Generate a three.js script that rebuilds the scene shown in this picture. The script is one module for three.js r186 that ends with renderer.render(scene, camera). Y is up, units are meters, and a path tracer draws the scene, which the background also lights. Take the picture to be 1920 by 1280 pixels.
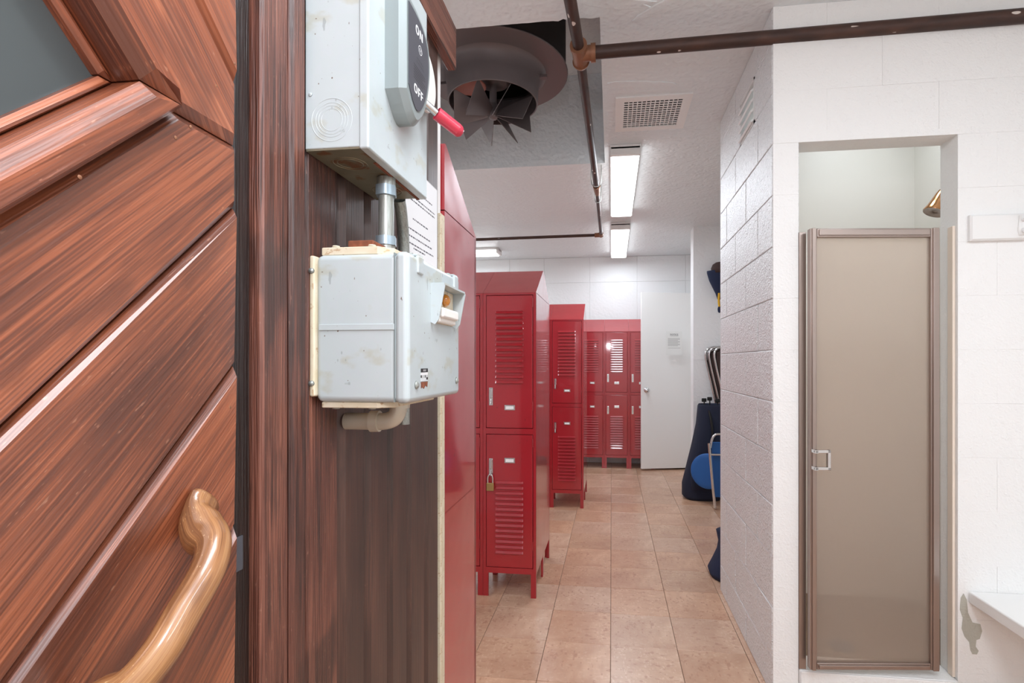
import * as THREE from 'three';
import { mergeGeometries } from 'three/addons/utils/BufferGeometryUtils.js';
import { RoundedBoxGeometry } from 'three/addons/geometries/RoundedBoxGeometry.js';
import { ConvexGeometry } from 'three/addons/geometries/ConvexGeometry.js';
import { RectAreaLightUniformsLib } from 'three/addons/lights/RectAreaLightUniformsLib.js';

// ---------------------------------------------------------------- camera, light, exposure
const scene = new THREE.Scene();
scene.background = new THREE.Color(0x000000);
const EYE = 1.32;
const camera = new THREE.PerspectiveCamera(2 * Math.atan(640 / 950) * 180 / Math.PI, 1.5, 0.02, 60);
camera.position.set(0, EYE, 0);
camera.rotation.y = Math.atan(119 / 950);
camera.setViewOffset(1920, 1280, -68, -40, 1920, 1280);
scene.add(camera);
const renderer = new THREE.WebGLRenderer({ antialias: true });
renderer.toneMapping = THREE.LinearToneMapping;
renderer.toneMappingExposure = 0.96;
renderer.shadowMap.enabled = true;
RectAreaLightUniformsLib.init();
const LAMP = 21;                                   // radiance of a fluorescent lens
// the photographer's flash, held a little above and left of the lens
const flash = new THREE.PointLight(0xfaf8ff, 1.5, 0, 2);
flash.position.set(-0.06, 1.74, 0.12); flash.castShadow = true; flash.shadow.radius = 3;
scene.add(flash);

// ---------------------------------------------------------------- seeded noise and textures
let seed = 20240611;
function rnd() { seed = (seed * 1664525 + 1013904223) >>> 0; return seed / 4294967296; }
const rr = (a, b) => a + (b - a) * rnd();
const PERM = new Float32Array(65536); for (let i = 0; i < 65536; i++) PERM[i] = rnd();
const hash = (i, j, s) => PERM[(i * 7919 + j * 10473 + s * 3571) & 65535];
function vn(x, y, px, py, s) {                     // value noise, periodic in px, py cells
  let i = Math.floor(x), j = Math.floor(y); let a = x - i, b = y - j;
  a = a * a * (3 - 2 * a); b = b * b * (3 - 2 * b);
  const i0 = ((i % px) + px) % px, i1 = (i0 + 1) % px, j0 = ((j % py) + py) % py, j1 = (j0 + 1) % py;
  const p = hash(i0, j0, s), q = hash(i1, j0, s), r = hash(i0, j1, s), t = hash(i1, j1, s);
  return p + (q - p) * a + (r - p) * b + (p - q - r + t) * a * b;
}
function fbm(u, v, fu, fv, oct, s) {
  let a = 0.5, t = 0, n = 0;
  for (let o = 0; o < oct; o++) { t += a * vn(u * fu, v * fv, fu, fv, s + o * 17); n += a; a *= 0.5; fu *= 2; fv *= 2; }
  return t / n;
}
const clamp = (x, a = 0, b = 1) => Math.min(b, Math.max(a, x));
const sstep = (a, b, x) => { const t = clamp((x - a) / (b - a)); return t * t * (3 - 2 * t); };
const mix3 = (a, b, t) => [a[0] + (b[0] - a[0]) * t, a[1] + (b[1] - a[1]) * t, a[2] + (b[2] - a[2]) * t];
function dataTex(n, m, fn, colour, su, sv) {       // su, sv: metres covered by one repeat
  const d = new Uint8Array(n * m * 4);
  for (let j = 0; j < m; j++) for (let i = 0; i < n; i++) {
    const c = fn((i + 0.5) / n, (j + 0.5) / m), k = (j * n + i) * 4;
    if (typeof c === 'number') { const g = clamp(c) * 255; d[k] = d[k + 1] = d[k + 2] = g; }
    else { d[k] = clamp(c[0], 0, 255); d[k + 1] = clamp(c[1], 0, 255); d[k + 2] = clamp(c[2], 0, 255); }
    d[k + 3] = 255;
  }
  const t = new THREE.DataTexture(d, n, m, THREE.RGBAFormat);
  t.wrapS = t.wrapT = THREE.RepeatWrapping; t.magFilter = THREE.LinearFilter; t.minFilter = THREE.LinearMipmapLinearFilter;
  t.generateMipmaps = true; t.repeat.set(1 / su, 1 / sv);
  if (colour) t.colorSpace = THREE.SRGBColorSpace;
  t.needsUpdate = true; return t;
}
function canvasTex(w, h, draw) {
  const c = document.createElement('canvas'); c.width = w; c.height = h;
  draw(c.getContext('2d'), w, h);
  const t = new THREE.CanvasTexture(c); t.colorSpace = THREE.SRGBColorSpace; return t;
}
// wood: u across the grain (0.5 m), v along it (2 m)
function woodTex(dark, mid, light, s, lines, wear, wearCol, su = 0.3, sv = 1.2) {
  return dataTex(1024, 1024, (u, v) => {
    const w = u + 0.05 * (fbm(u, v, 2, 2, 3, s + 5) - 0.5);
    const broad = fbm(w, v, 4, 3, 4, s), streak = fbm(w, v, 24, 3, 3, s + 1), fine = fbm(w, v, 150, 14, 2, s + 2);
    let t = 0.46 * broad + 0.26 * streak + 0.28 * fine;
    t = clamp((t - 0.3) / 0.4);
    let c = t < 0.5 ? mix3(dark, mid, t * 2) : mix3(mid, light, t * 2 - 1);
    const pore = sstep(0.6, 0.74, vn(w * 210, v * 9, 210, 9, s + 7)) * (0.35 + 0.65 * sstep(0.45, 0.6, fbm(u, v, 5, 4, 3, s + 8))) * lines;
    c = mix3(c, dark, 0.6 * pore);
    c = mix3(c, dark, 0.5 * sstep(0.55, 0.72, fbm(u, v, 6, 9, 5, s + 9)));
    c = mix3(c, wearCol, wear * sstep(0.9, 0.95, vn(w * 230, v * 150, 230, 150, s + 11)) * sstep(0.46, 0.62, fbm(u, v, 4, 6, 3, s + 13)));
    return c;
  }, true, su, sv);
}
const T = {};
T.door = woodTex([84, 41, 24], [140, 75, 45], [166, 98, 65], 11, 0.9, 0.4, [200, 154, 128]);
T.plank = woodTex([52, 34, 28], [74, 48, 39], [94, 61, 49], 43, 0.8, 0.3, [150, 112, 92]);
T.casing = woodTex([46, 27, 22], [96, 55, 43], [132, 82, 65], 71, 1, 0.4, [180, 140, 120]);
T.handle = woodTex([104, 62, 32], [158, 108, 66], [190, 144, 96], 97, 0.8, 0.8, [236, 206, 160], 0.12, 0.5);
T.grain = dataTex(1024, 1024, (u, v) => 0.5 * fbm(u, v, 120, 6, 2, 5) + 0.3 * fbm(u, v, 220, 30, 2, 6) + 0.2 * fbm(u, v, 20, 6, 3, 7), false, 0.3, 1.2);
// vinyl tile: mottled beige with streaky flecks
T.tile = dataTex(1024, 1024, (u, v) => {
  const a = fbm(u, v, 5, 7, 4, 201), b = fbm(u, v, 30, 12, 3, 203), f = fbm(u, v, 46, 90, 2, 207), g = fbm(u, v, 60, 34, 2, 211);
  let c = mix3([186, 146, 120], [224, 192, 166], clamp(0.6 * a + 0.5 * b - 0.05));
  c = mix3(c, [230, 206, 184], 0.4 * sstep(0.6, 0.85, f));
  c = mix3(c, [164, 118, 96], 0.45 * sstep(0.68, 0.8, g));
  c = mix3(c, [172, 130, 106], 0.35 * sstep(0.55, 0.75, fbm(u, v, 3, 3, 3, 215)));
  return c;
}, true, 0.7, 0.7);
T.tileBump = dataTex(512, 512, (u, v) => 0.6 * fbm(u, v, 8, 8, 4, 231) + 0.4 * fbm(u, v, 60, 60, 2, 233), false, 0.7, 0.7);
// painted masonry relief
T.block = dataTex(1024, 1024, (u, v) => { const f = fbm(u, v, 90, 90, 3, 301); return 0.5 * f + 0.35 * fbm(u, v, 22, 22, 4, 303) + 0.25 * sstep(0.6, 0.8, fbm(u, v, 44, 44, 3, 305)); }, false, 0.5, 0.5);
T.plaster = dataTex(512, 512, (u, v) => 0.75 * fbm(u, v, 5, 5, 5, 331) + 0.25 * fbm(u, v, 70, 70, 2, 333), false, 1.4, 1.4);
T.wave = dataTex(256, 256, (u, v) => fbm(u, v, 5, 5, 3, 351), false, 0.8, 0.8);
T.obscure = dataTex(512, 512, (u, v) => fbm(u, v, 34, 26, 3, 361), false, 0.5, 0.5);
// grey enamel with grime and specks of rust
T.enamel = dataTex(1024, 1024, (u, v) => {
  let c = mix3([176, 186, 188], [192, 200, 201], fbm(u, v, 4, 4, 4, 401));
  c = mix3(c, [172, 168, 148], 0.45 * sstep(0.66, 0.8, fbm(u, v, 7, 9, 5, 403)));
  c = mix3(c, [92, 70, 54], 0.85 * sstep(0.86, 0.89, fbm(u, v, 70, 50, 3, 405)));
  c = mix3(c, [128, 134, 134], 0.45 * sstep(0.8, 0.85, fbm(u, v, 30, 16, 3, 407)));
  return c;
}, true, 0.35, 0.35);
T.cream = dataTex(512, 512, (u, v) => {
  let c = mix3([206, 190, 158], [226, 216, 196], fbm(u, v, 6, 6, 4, 421));
  return mix3(c, [158, 112, 72], 0.5 * sstep(0.66, 0.8, fbm(u, v, 24, 24, 5, 423)));
}, true, 0.15, 0.15);
T.rust = dataTex(512, 512, (u, v) => mix3([92, 48, 32], [158, 92, 62], fbm(u, v, 14, 14, 4, 441)), true, 0.1, 0.1);
T.shadeRust = dataTex(512, 512, (u, v) => mix3(mix3([122, 116, 96], [158, 152, 132], fbm(u, v, 5, 5, 4, 445)), [128, 78, 48], 0.8 * sstep(0.62, 0.74, fbm(u, v, 7, 7, 5, 447))), true, 0.2, 0.2);  // dark olive base holds the underside shade as colour, with rust blotches over it
T.galv = dataTex(512, 512, (u, v) => {
  let c = mix3([134, 138, 132], [192, 196, 192], fbm(u, v, 16, 10, 4, 461));
  return mix3(c, [110, 92, 66], 0.45 * sstep(0.66, 0.8, fbm(u, v, 30, 14, 4, 463)));
}, true, 0.15, 0.15);
T.pipe = dataTex(512, 1024, (u, v) => {
  let c = mix3([44, 30, 27], [88, 58, 46], fbm(u, v, 6, 20, 4, 481));
  c = mix3(c, [222, 212, 204], sstep(0.87, 0.885, fbm(u, v, 5, 20, 2, 483)));
  return c;
}, true, 1, 1.6);
T.red = dataTex(1024, 1024, (u, v) => {
  let c = mix3([160, 22, 34], [172, 30, 42], fbm(u, v, 4, 4, 4, 501));
  return mix3(c, [96, 18, 22], 0.7 * sstep(0.9, 0.93, fbm(u, v, 90, 60, 2, 503)));
}, true, 0.9, 0.9);
T.weave = dataTex(256, 256, (u, v) => 0.5 + 0.25 * Math.sin(u * 402.1) + 0.25 * Math.sin(v * 402.1), false, 0.1, 0.1);

// ---------------------------------------------------------------- materials
const std = (o) => new THREE.MeshStandardMaterial(o), phy = (o) => new THREE.MeshPhysicalMaterial(o);
const hex = (h) => new THREE.Color(h);
const M = {
  doorWood: phy({ map: T.door, bumpMap: T.grain, bumpScale: 0.001, roughness: 0.45, clearcoat: 0.9, clearcoatRoughness: 0.24 }),
  plank: phy({ map: T.plank, bumpMap: T.grain, bumpScale: 0.0008, roughness: 0.5, clearcoat: 0.35, clearcoatRoughness: 0.3 }),
  casing: phy({ map: T.casing, bumpMap: T.grain, bumpScale: 0.003, roughness: 0.5, clearcoat: 0.3, clearcoatRoughness: 0.3 }),
  darkWood: phy({ map: T.plank, color: 0x7a6a64, bumpMap: T.grain, bumpScale: 0.003, roughness: 0.45, clearcoat: 0.3, clearcoatRoughness: 0.3 }),
  handle: phy({ map: T.handle, roughness: 0.4, clearcoat: 0.9, clearcoatRoughness: 0.12 }),
  white: std({ color: 0xf1f1ef, roughness: 0.5 }),
  frontBlock: std({ color: 0xf3f3f1, roughness: 0.45, bumpMap: T.block, bumpScale: 0.0022 }),
  sideBlock: phy({ color: 0xeef0f0, roughness: 0.38, bumpMap: T.block, bumpScale: 0.011, clearcoat: 0.35, clearcoatRoughness: 0.42 }),
  plaster: std({ color: 0xe8eef0, roughness: 0.42, bumpMap: T.plaster, bumpScale: 0.02 }),
  farWall: std({ color: 0xebecec, roughness: 0.8, bumpMap: T.plaster, bumpScale: 0.01 }),
  joint: std({ color: 0xdcdcda, roughness: 0.8, bumpMap: T.block, bumpScale: 0.003 }),
  tile: [0xffffff, 0xf4eee8, 0xfff6ee].map((c) => phy({ color: c, map: T.tile, bumpMap: T.tileBump, bumpScale: 0.0012, roughness: 0.34, clearcoat: 0.35, clearcoatRoughness: 0.22 })),
  slab: std({ color: 0x4a3a30, roughness: 0.9 }),
  red: phy({ map: T.red, bumpMap: T.wave, bumpScale: 0.003, roughness: 0.3, clearcoat: 1, clearcoatRoughness: 0.06 }),
  enamel: phy({ map: T.enamel, roughness: 0.4, clearcoat: 0.4, clearcoatRoughness: 0.25 }),
  enamelDark: std({ color: 0x8b9494, roughness: 0.38, metalness: 0.1 }),
  cream: std({ map: T.cream, roughness: 0.55 }),
  rust: std({ map: T.rust, roughness: 0.85 }),
  galv: std({ map: T.galv, roughness: 0.4, metalness: 0.55 }),
  zinc: std({ color: 0x9fb0ba, roughness: 0.35, metalness: 0.5 }),
  chrome: std({ color: 0xd6d6d6, roughness: 0.15, metalness: 1 }),
  bronze: phy({ color: 0xa3948c, roughness: 0.3, metalness: 0.85, clearcoat: 0.3, clearcoatRoughness: 0.1 }),
  copper: std({ color: 0xc08a5e, roughness: 0.14, metalness: 1 }),
  pipe: std({ map: T.pipe, roughness: 0.5, metalness: 0.15 }),
  fitting: std({ color: 0x8a5e44, roughness: 0.5, metalness: 0.3 }),
  fan: std({ color: 0x716868, roughness: 0.45, metalness: 0.25 }),
  fanRed: std({ color: 0xb57466, roughness: 0.6 }),
  mesh: std({ color: 0x2a2523, roughness: 0.9 }),
  black: std({ color: 0x0b0b0b, roughness: 0.6 }),
  darkGrey: std({ color: 0x4b4c52, roughness: 0.5 }),
  paper: std({ color: 0xf2f2f2, roughness: 0.8 }),
  redGrip: phy({ color: 0xc8324a, roughness: 0.3, clearcoat: 0.5 }),
  amber: phy({ color: 0xc77a12, roughness: 0.15, clearcoat: 1 }),
  plasticWhite: std({ color: 0xf0ece6, roughness: 0.4 }),
  brass: std({ color: 0xb89a66, roughness: 0.35, metalness: 0.8 }),
  navy: std({ color: 0x1a2036, roughness: 0.85, bumpMap: T.weave, bumpScale: 0.0006 }),
  navyBlue: std({ color: 0x132040, roughness: 0.8, bumpMap: T.weave, bumpScale: 0.0006 }),
  blue: std({ color: 0x1c5a9e, roughness: 0.55 }),
  brownCloth: std({ color: 0x3d2c29, roughness: 0.8 }),
  yellow: std({ color: 0xd8a415, roughness: 0.6 }),
  tan: std({ color: 0x97826c, roughness: 0.5 }),
  showerWall: std({ color: 0xefece4, roughness: 0.45 }),
  glassDoor: phy({ color: 0xfff7f1, transmission: 1, thickness: 0, roughness: 0.62, ior: 1.5, bumpMap: T.obscure, bumpScale: 0.0008 }),
  windowGlass: phy({ color: 0x565c5c, transmission: 0.3, thickness: 0, roughness: 0.12, ior: 1.5 }),
  lens: std({ color: 0xffffff, emissive: 0xfbfdff, emissiveIntensity: 5, roughness: 0.4 }),
  paleWood: std({ color: 0xeee0d0, roughness: 0.7 }),
  shadeRustSteel: std({ map: T.shadeRust, roughness: 0.45, metalness: 0.6 }),  // steel with shade painted into its tone, plus rust
  palePaint: std({ color: 0xc9c3b4, roughness: 0.4, metalness: 0.25 }),
  cement: std({ color: 0xb9b7ab, roughness: 0.9, bumpMap: T.block, bumpScale: 0.003 }),
};

// ---------------------------------------------------------------- builders; points are (x, height, depth into the room)
const baseOf = new WeakMap(), taken = {};
function numbered(n) { if (!(n in taken)) { taken[n] = 0; return n; } taken[n]++; return n + '_' + String(taken[n]).padStart(3, '0'); }
function tag(o, label, category, group, kind) {
  o.userData.label = label; o.userData.category = category;
  if (group) o.userData.group = group; if (kind) o.userData.kind = kind; return o;
}
function thing(name, label, category, b = [0, 0, 0], group, kind) {
  const o = new THREE.Group(); o.name = numbered(name); scene.add(o); o.position.set(b[0], b[1], -b[2]);
  baseOf.set(o, b); return tag(o, label, category, group, kind);
}
const flat = (g) => (g.index ? g.toNonIndexed() : g);
function obj(name, geos, mat, parent) {            // one named mesh; geometry given in room coordinates
  let g = Array.isArray(geos) ? (geos.length > 1 ? mergeGeometries(geos.map((x) => { const f = flat(x); for (const k of Object.keys(f.attributes)) if (!['position', 'normal', 'uv'].includes(k)) f.deleteAttribute(k); return f; })) : geos[0]) : geos;
  const b = baseOf.get(parent) || [0, 0, 0];
  g = g.clone().translate(-b[0], -b[1], b[2]);
  const m = new THREE.Mesh(g, mat); m.name = name; m.castShadow = m.receiveShadow = true;
  parent.add(m); baseOf.set(m, b); return m;
}
function addMesh(name, geo, mat, parent, p) {      // shared geometry, placed by position relative to its parent's base
  const m = new THREE.Mesh(geo, mat); m.name = name; m.castShadow = m.receiveShadow = true;
  const b = baseOf.get(parent) || [0, 0, 0]; m.position.set(p[0] - b[0], p[1] - b[1], -(p[2] - b[2])); parent.add(m); return m;
}
function planarUV(g, grain) {                      // uv in metres; with a grain direction v runs along it
  const p = g.attributes.position, n = g.attributes.normal, uv = new Float32Array(p.count * 2);
  const P = new THREE.Vector3(), N = new THREE.Vector3(), G = grain ? new THREE.Vector3(...grain).normalize() : null, A = new THREE.Vector3();
  for (let i = 0; i < p.count; i++) {
    P.fromBufferAttribute(p, i); N.fromBufferAttribute(n, i);
    if (G) {
      A.crossVectors(G, N); if (A.lengthSq() < 0.01) A.set(G.y, G.z, G.x); A.normalize();
      uv[2 * i] = P.dot(A) + 0.37 * Math.round(N.x * 2); uv[2 * i + 1] = P.dot(G);
    } else {
      const ax = Math.abs(N.x), ay = Math.abs(N.y), az = Math.abs(N.z);
      if (ay >= ax && ay >= az) { uv[2 * i] = P.x; uv[2 * i + 1] = P.z; } else if (ax >= az) { uv[2 * i] = P.z; uv[2 * i + 1] = P.y; } else { uv[2 * i] = P.x; uv[2 * i + 1] = P.y; }
    }
  }
  g.setAttribute('uv', new THREE.BufferAttribute(uv, 2)); return g;
}
function shiftUV(g, a, b) { const u = g.attributes.uv; for (let i = 0; i < u.count; i++) u.setXY(i, u.getX(i) + a, u.getY(i) + b); return g; }
function box(x0, x1, y0, y1, d0, d1, r = 0, grain) {
  const w = x1 - x0, h = y1 - y0, d = d1 - d0;
  let g = r ? new RoundedBoxGeometry(w, h, d, 3, r) : new THREE.BoxGeometry(w, h, d);
  g = flat(g).translate((x0 + x1) / 2, (y0 + y1) / 2, -(d0 + d1) / 2);
  return planarUV(g, grain);
}
function chamfer(w, h, d, c) {                     // chamfered block about its centre, 44 triangles
  const pts = [];
  for (const sx of [-1, 1]) for (const sy of [-1, 1]) for (const sz of [-1, 1]) {
    const x = sx * w / 2, y = sy * h / 2, z = sz * d / 2, a = sx * (w / 2 - c), b = sy * (h / 2 - c), e = sz * (d / 2 - c);
    pts.push(new THREE.Vector3(x, b, e), new THREE.Vector3(a, y, e), new THREE.Vector3(a, b, z));
  }
  const g = flat(new ConvexGeometry(pts)); return planarUV(g);
}
function cyl(a, b, r0, r1 = r0, seg = 24) {        // cylinder between two room points
  const A = new THREE.Vector3(a[0], a[1], -a[2]), B = new THREE.Vector3(b[0], b[1], -b[2]), L = A.distanceTo(B);
  const g = new THREE.CylinderGeometry(r1, r0, L, seg); const u = g.attributes.uv;
  for (let i = 0; i < u.count; i++) u.setXY(i, u.getX(i), u.getY(i) * L);
  g.applyQuaternion(new THREE.Quaternion().setFromUnitVectors(new THREE.Vector3(0, 1, 0), B.clone().sub(A).normalize()));
  return flat(g.translate((A.x + B.x) / 2, (A.y + B.y) / 2, (A.z + B.z) / 2));
}
function tube(pts, r, seg = 40, rad = 12, closed = false, tension = 0.5) {
  const c = new THREE.CatmullRomCurve3(pts.map((p) => new THREE.Vector3(p[0], p[1], -p[2])), closed, 'catmullrom', tension);
  return flat(new THREE.TubeGeometry(c, seg, r, rad, closed));
}
function lathe(profile, at, dir = [0, 1, 0], seg = 40) { // profile [r, h] along dir (room axes)
  const g = new THREE.LatheGeometry(profile.map((p) => new THREE.Vector2(Math.max(p[0], 1e-5), p[1])), seg);
  g.applyQuaternion(new THREE.Quaternion().setFromUnitVectors(new THREE.Vector3(0, 1, 0), new THREE.Vector3(dir[0], dir[1], -dir[2]).normalize()));
  return flat(g.translate(at[0], at[1], -at[2]));
}
// outline in the (depth, height) plane, grown out of the wall plane from x0 towards +x
function wallShape(poly, x0, thick, bev = 0, grain, holes = []) {
  const s = new THREE.Shape(poly.map((p) => new THREE.Vector2(p[0], p[1])));
  for (const h of holes) s.holes.push(new THREE.Path(h.map((p) => new THREE.Vector2(p[0], p[1]))));
  const g = new THREE.ExtrudeGeometry(s, { depth: thick - bev, bevelEnabled: bev > 0, bevelSize: bev, bevelThickness: bev, bevelOffset: -bev, bevelSegments: 1, curveSegments: 24 });
  g.rotateY(Math.PI / 2).translate(x0 + (bev > 0 ? 0 : 0), 0, 0);
  return planarUV(flat(g), grain);
}
function faceShape(poly, d1, thick, bev = 0, holes = []) { // outline in the (x, height) plane, back at depth d1, front at d1 - thick
  const s = new THREE.Shape(poly.map((p) => new THREE.Vector2(p[0], p[1])));
  for (const h of holes) s.holes.push(new THREE.Path(h.map((p) => new THREE.Vector2(p[0], p[1]))));
  const g = new THREE.ExtrudeGeometry(s, { depth: thick - bev, bevelEnabled: bev > 0, bevelSize: bev, bevelThickness: bev, bevelOffset: -bev, bevelSegments: 1, curveSegments: 24 });
  g.translate(0, 0, -d1); return planarUV(flat(g));
}
const rect = (a0, a1, b0, b1) => [[a0, b0], [a1, b0], [a1, b1], [a0, b1]];
function loft(rings, seg = 28, D = 1) {            // rings: [x, h, d, rx, rd, power]
  const P = [], UV = [], I = [];
  rings.forEach((r, j) => {
    for (let i = 0; i <= seg; i++) {
      const a = i / seg * Math.PI * 2, e = r[5] || 1, c = Math.cos(a), s = Math.sin(a);
      P.push(r[0] + r[3] * Math.sign(c) * Math.pow(Math.abs(c), e), r[1], -(r[2] + r[4] * Math.sign(s) * Math.pow(Math.abs(s), e))); UV.push(i / seg, r[1]);
    }
  });
  for (let j = 0; j < rings.length - 1; j++) for (let i = 0; i < seg; i++) { const a = j * (seg + 1) + i, b = a + seg + 1; I.push(a, b, a + 1, b, b + 1, a + 1); }
  const g = new THREE.BufferGeometry(); g.setAttribute('position', new THREE.Float32BufferAttribute(P, 3)); g.setAttribute('uv', new THREE.Float32BufferAttribute(UV, 2));
  g.setIndex(I); g.computeVertexNormals(); return flat(g);
}

// ---------------------------------------------------------------- the room
const CE = 2.72, WX = -0.425;
// floor: a slab with vinyl tiles laid on it
{
  const f = thing('floor', 'beige mottled vinyl tile floor', 'floor', [0, 0, 0], null, 'structure');
  obj('slab', box(-2.7, 2.5, -0.1, -0.004, -1.7, 6.85), M.slab, f);
  const S = 0.305, x0 = -0.005, d0 = 2.389, gap = 0.0018;
  const proto = [];
  for (let k = 0; k < 6; k++) {
    const g = chamfer(S - gap, 0.006, S - gap, 0.0012); shiftUV(g, rr(0, 1), rr(0, 1));
    if (k % 2) { const u = g.attributes.uv; for (let i = 0; i < u.count; i++) { const a = u.getX(i); u.setXY(i, u.getY(i), a); } }
    proto.push(g);
  }
  const rest = [];
  for (let i = -9; i < 9; i++) for (let j = -14; j < 15; j++) {
    const xa = Math.max(x0 + i * S, -2.6), xb = Math.min(x0 + (i + 1) * S, 2.4), da = Math.max(d0 + j * S, -1.6), db = Math.min(d0 + (j + 1) * S, 6.74);
    if (xb - xa < 0.02 || db - da < 0.02) continue;
    const whole = xb - xa > S - 0.01 && db - da > S - 0.01, x = (xa + xb) / 2, d = (da + db) / 2;
    const seen = whole && d > 1.4 && x > -1.3 && x < 1.35 && !(x > 0.62 && d < 3.1);
    if (seen) { const m = addMesh('tile', proto[((i + j) & 1) + 2 * Math.floor(rnd() * 3)], M.tile[Math.floor(rnd() * 3)], f, [x, -0.003 + rr(-0.0003, 0.0003), d]); m.rotation.set(rr(-0.0009, 0.0009), 0, rr(-0.0009, 0.0009)); }
    else rest.push(box(xa + 0.0009, xb - 0.0009, -0.006, 0, da + 0.0009, db - 0.0009));
  }
  const r = obj('tile_field', rest, M.tile[0], f); r.userData.kind = 'stuff';
}
// ceiling slab with the fan shaft and the register cut out of it
const SH = { x0: -1.32, x1: -0.048, d0: 2.06, d1: 3.57 }, RG = { x0: 0.055, x1: 0.385, d0: 2.73, d1: 3.05 };
{
  const c = thing('ceiling', 'white plastered ceiling with patched paint', 'ceiling', [0, CE, 0], null, 'structure');
  const s = new THREE.Shape(rect(-2.7, 2.5, -1.7, 6.85).map((p) => new THREE.Vector2(p[0], p[1])));
  const ragged = [];
  for (let k = 0; k <= 60; k++) { const x = SH.x0 + (SH.x1 - SH.x0) * k / 60; ragged.push(new THREE.Vector2(x, SH.d0 + (x > -0.25 ? 0.016 * (hash(k, 3, 9) - 0.3) : 0.002 * hash(k, 5, 9)))); }
  ragged.push(new THREE.Vector2(SH.x1, SH.d1), new THREE.Vector2(SH.x0, SH.d1));
  s.holes.push(new THREE.Path(ragged));
  s.holes.push(new THREE.Path(rect(RG.x0, RG.x1, RG.d0, RG.d1).map((p) => new THREE.Vector2(p[0], p[1]))));
  const g = new THREE.ExtrudeGeometry(s, { depth: 0.1, bevelEnabled: false });
  g.rotateX(-Math.PI / 2).translate(0, CE, 0);
  obj('plaster', planarUV(flat(g)), M.plaster, c);
  const t = 0.05, hi = 3.35;
  obj('shaft_side', box(SH.x1, SH.x1 + t, CE + 0.1, hi, SH.d0 - t, SH.d1 + t), M.plaster, c);
  obj('shaft_side', box(SH.x0 - t, SH.x0, CE + 0.1, hi, SH.d0 - t, SH.d1 + t), M.plaster, c);
  obj('shaft_side', box(SH.x0, SH.x1, CE + 0.1, hi, SH.d0 - t, SH.d0), M.plaster, c);
  obj('shaft_side', box(SH.x0, SH.x1, CE + 0.1, hi, SH.d1, SH.d1 + t), M.plaster, c);
  obj('shaft_top', box(SH.x0 - t, SH.x1 + t, hi, hi + 0.05, SH.d0 - t, SH.d1 + t), M.plaster, c);
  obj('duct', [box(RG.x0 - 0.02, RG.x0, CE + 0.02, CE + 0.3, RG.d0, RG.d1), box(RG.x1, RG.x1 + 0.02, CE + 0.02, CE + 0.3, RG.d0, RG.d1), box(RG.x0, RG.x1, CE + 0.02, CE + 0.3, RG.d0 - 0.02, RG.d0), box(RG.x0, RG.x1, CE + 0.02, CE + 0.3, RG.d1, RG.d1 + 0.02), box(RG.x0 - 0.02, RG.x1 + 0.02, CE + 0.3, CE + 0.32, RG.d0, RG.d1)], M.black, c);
  // loose sheets of old paint above the pipe
  for (const [x, d, w, l, a] of [[0.0, 1.98, 0.3, 0.06, 0.2], [0.23, 2.02, 0.26, 0.05, -0.5], [0.5, 1.97, 0.3, 0.06, 0.3], [0.16, 2.58, 0.3, 0.05, 0.15]]) {
    const pts = [], n = 14; for (let k = 0; k < n; k++) { const q = k / n * 6.283; const r = 0.7 + 0.6 * hash(k, Math.round(x * 100) + 50, 4); pts.push(new THREE.Vector2(Math.cos(q) * w / 2 * r, Math.sin(q) * l / 2 * r)); }
    const gg = new THREE.ExtrudeGeometry(new THREE.Shape(pts), { depth: 0.002, bevelEnabled: true, bevelSize: 0.004, bevelThickness: 0.002, bevelSegments: 1 });
    gg.rotateX(-Math.PI / 2); gg.rotateY(a); gg.translate(x, CE - 0.002, -d);
    obj('paint_flake', planarUV(flat(gg)), M.plaster, c);
  }
}
// plain walls
function wall(name, label, parts, mat) { const w = thing(name, label, 'wall', [parts[0][0], 0, parts[0][4]], null, 'structure'); for (const p of parts) obj('wall_face', box(...p), mat, w); return w; }
wall('wall_rear', 'white wall behind the entrance', [[-0.53, 2.5, 0, CE, -1.7, -1.6]], M.white);
wall('wall_right', 'white side wall past the bench', [[2.4, 2.5, 0, CE, -1.6, 2.19]], M.frontBlock);
wall('wall_outer', 'white wall at the end of the locker bays', [[-2.7, -2.6, 0, CE, 1.28, 6.74]], M.white);
wall('wall_partition', 'white wall behind the nearest red lockers', [[-2.6, WX - 0.012, 0, CE, 1.222, 1.258]], M.white);
wall('wall_recess', 'white wall at the back of the storage recess', [[1.9, 2.0, 0, CE, 3.05, 5.37]], M.white);
wall('wall_pier', 'white pier where the golf bag leans', [[0.835, 2.0, 0, CE, 5.37, 5.55]], M.farWall);
wall('wall_passage', 'white wall behind the open white door', [[1.15, 1.25, 0, CE, 5.55, 6.74]], M.white);
{ // far wall faced with large painted panels
  const w = thing('wall_far', 'white panelled wall behind the far red lockers', 'wall', [0, 0, 6.74], null, 'structure');
  obj('wall_body', box(-2.7, 2.0, 0, CE, 6.744, 6.84), M.joint, w);
  const e = [-2.6, -1.99, -1.37, -0.9, -0.29, 0.33, 0.95, 1.15];
  for (let i = 0; i < e.length - 1; i++) for (const [a, b] of [[0, 1.17], [1.17, 2.385], [2.385, CE]]) {
    const g = chamfer(e[i + 1] - e[i] - 0.003, b - a - 0.003, 0.02, 0.003); addMesh('panel', g, M.farWall, w, [(e[i] + e[i + 1]) / 2, (a + b) / 2, 6.748]);
  }
}
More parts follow.
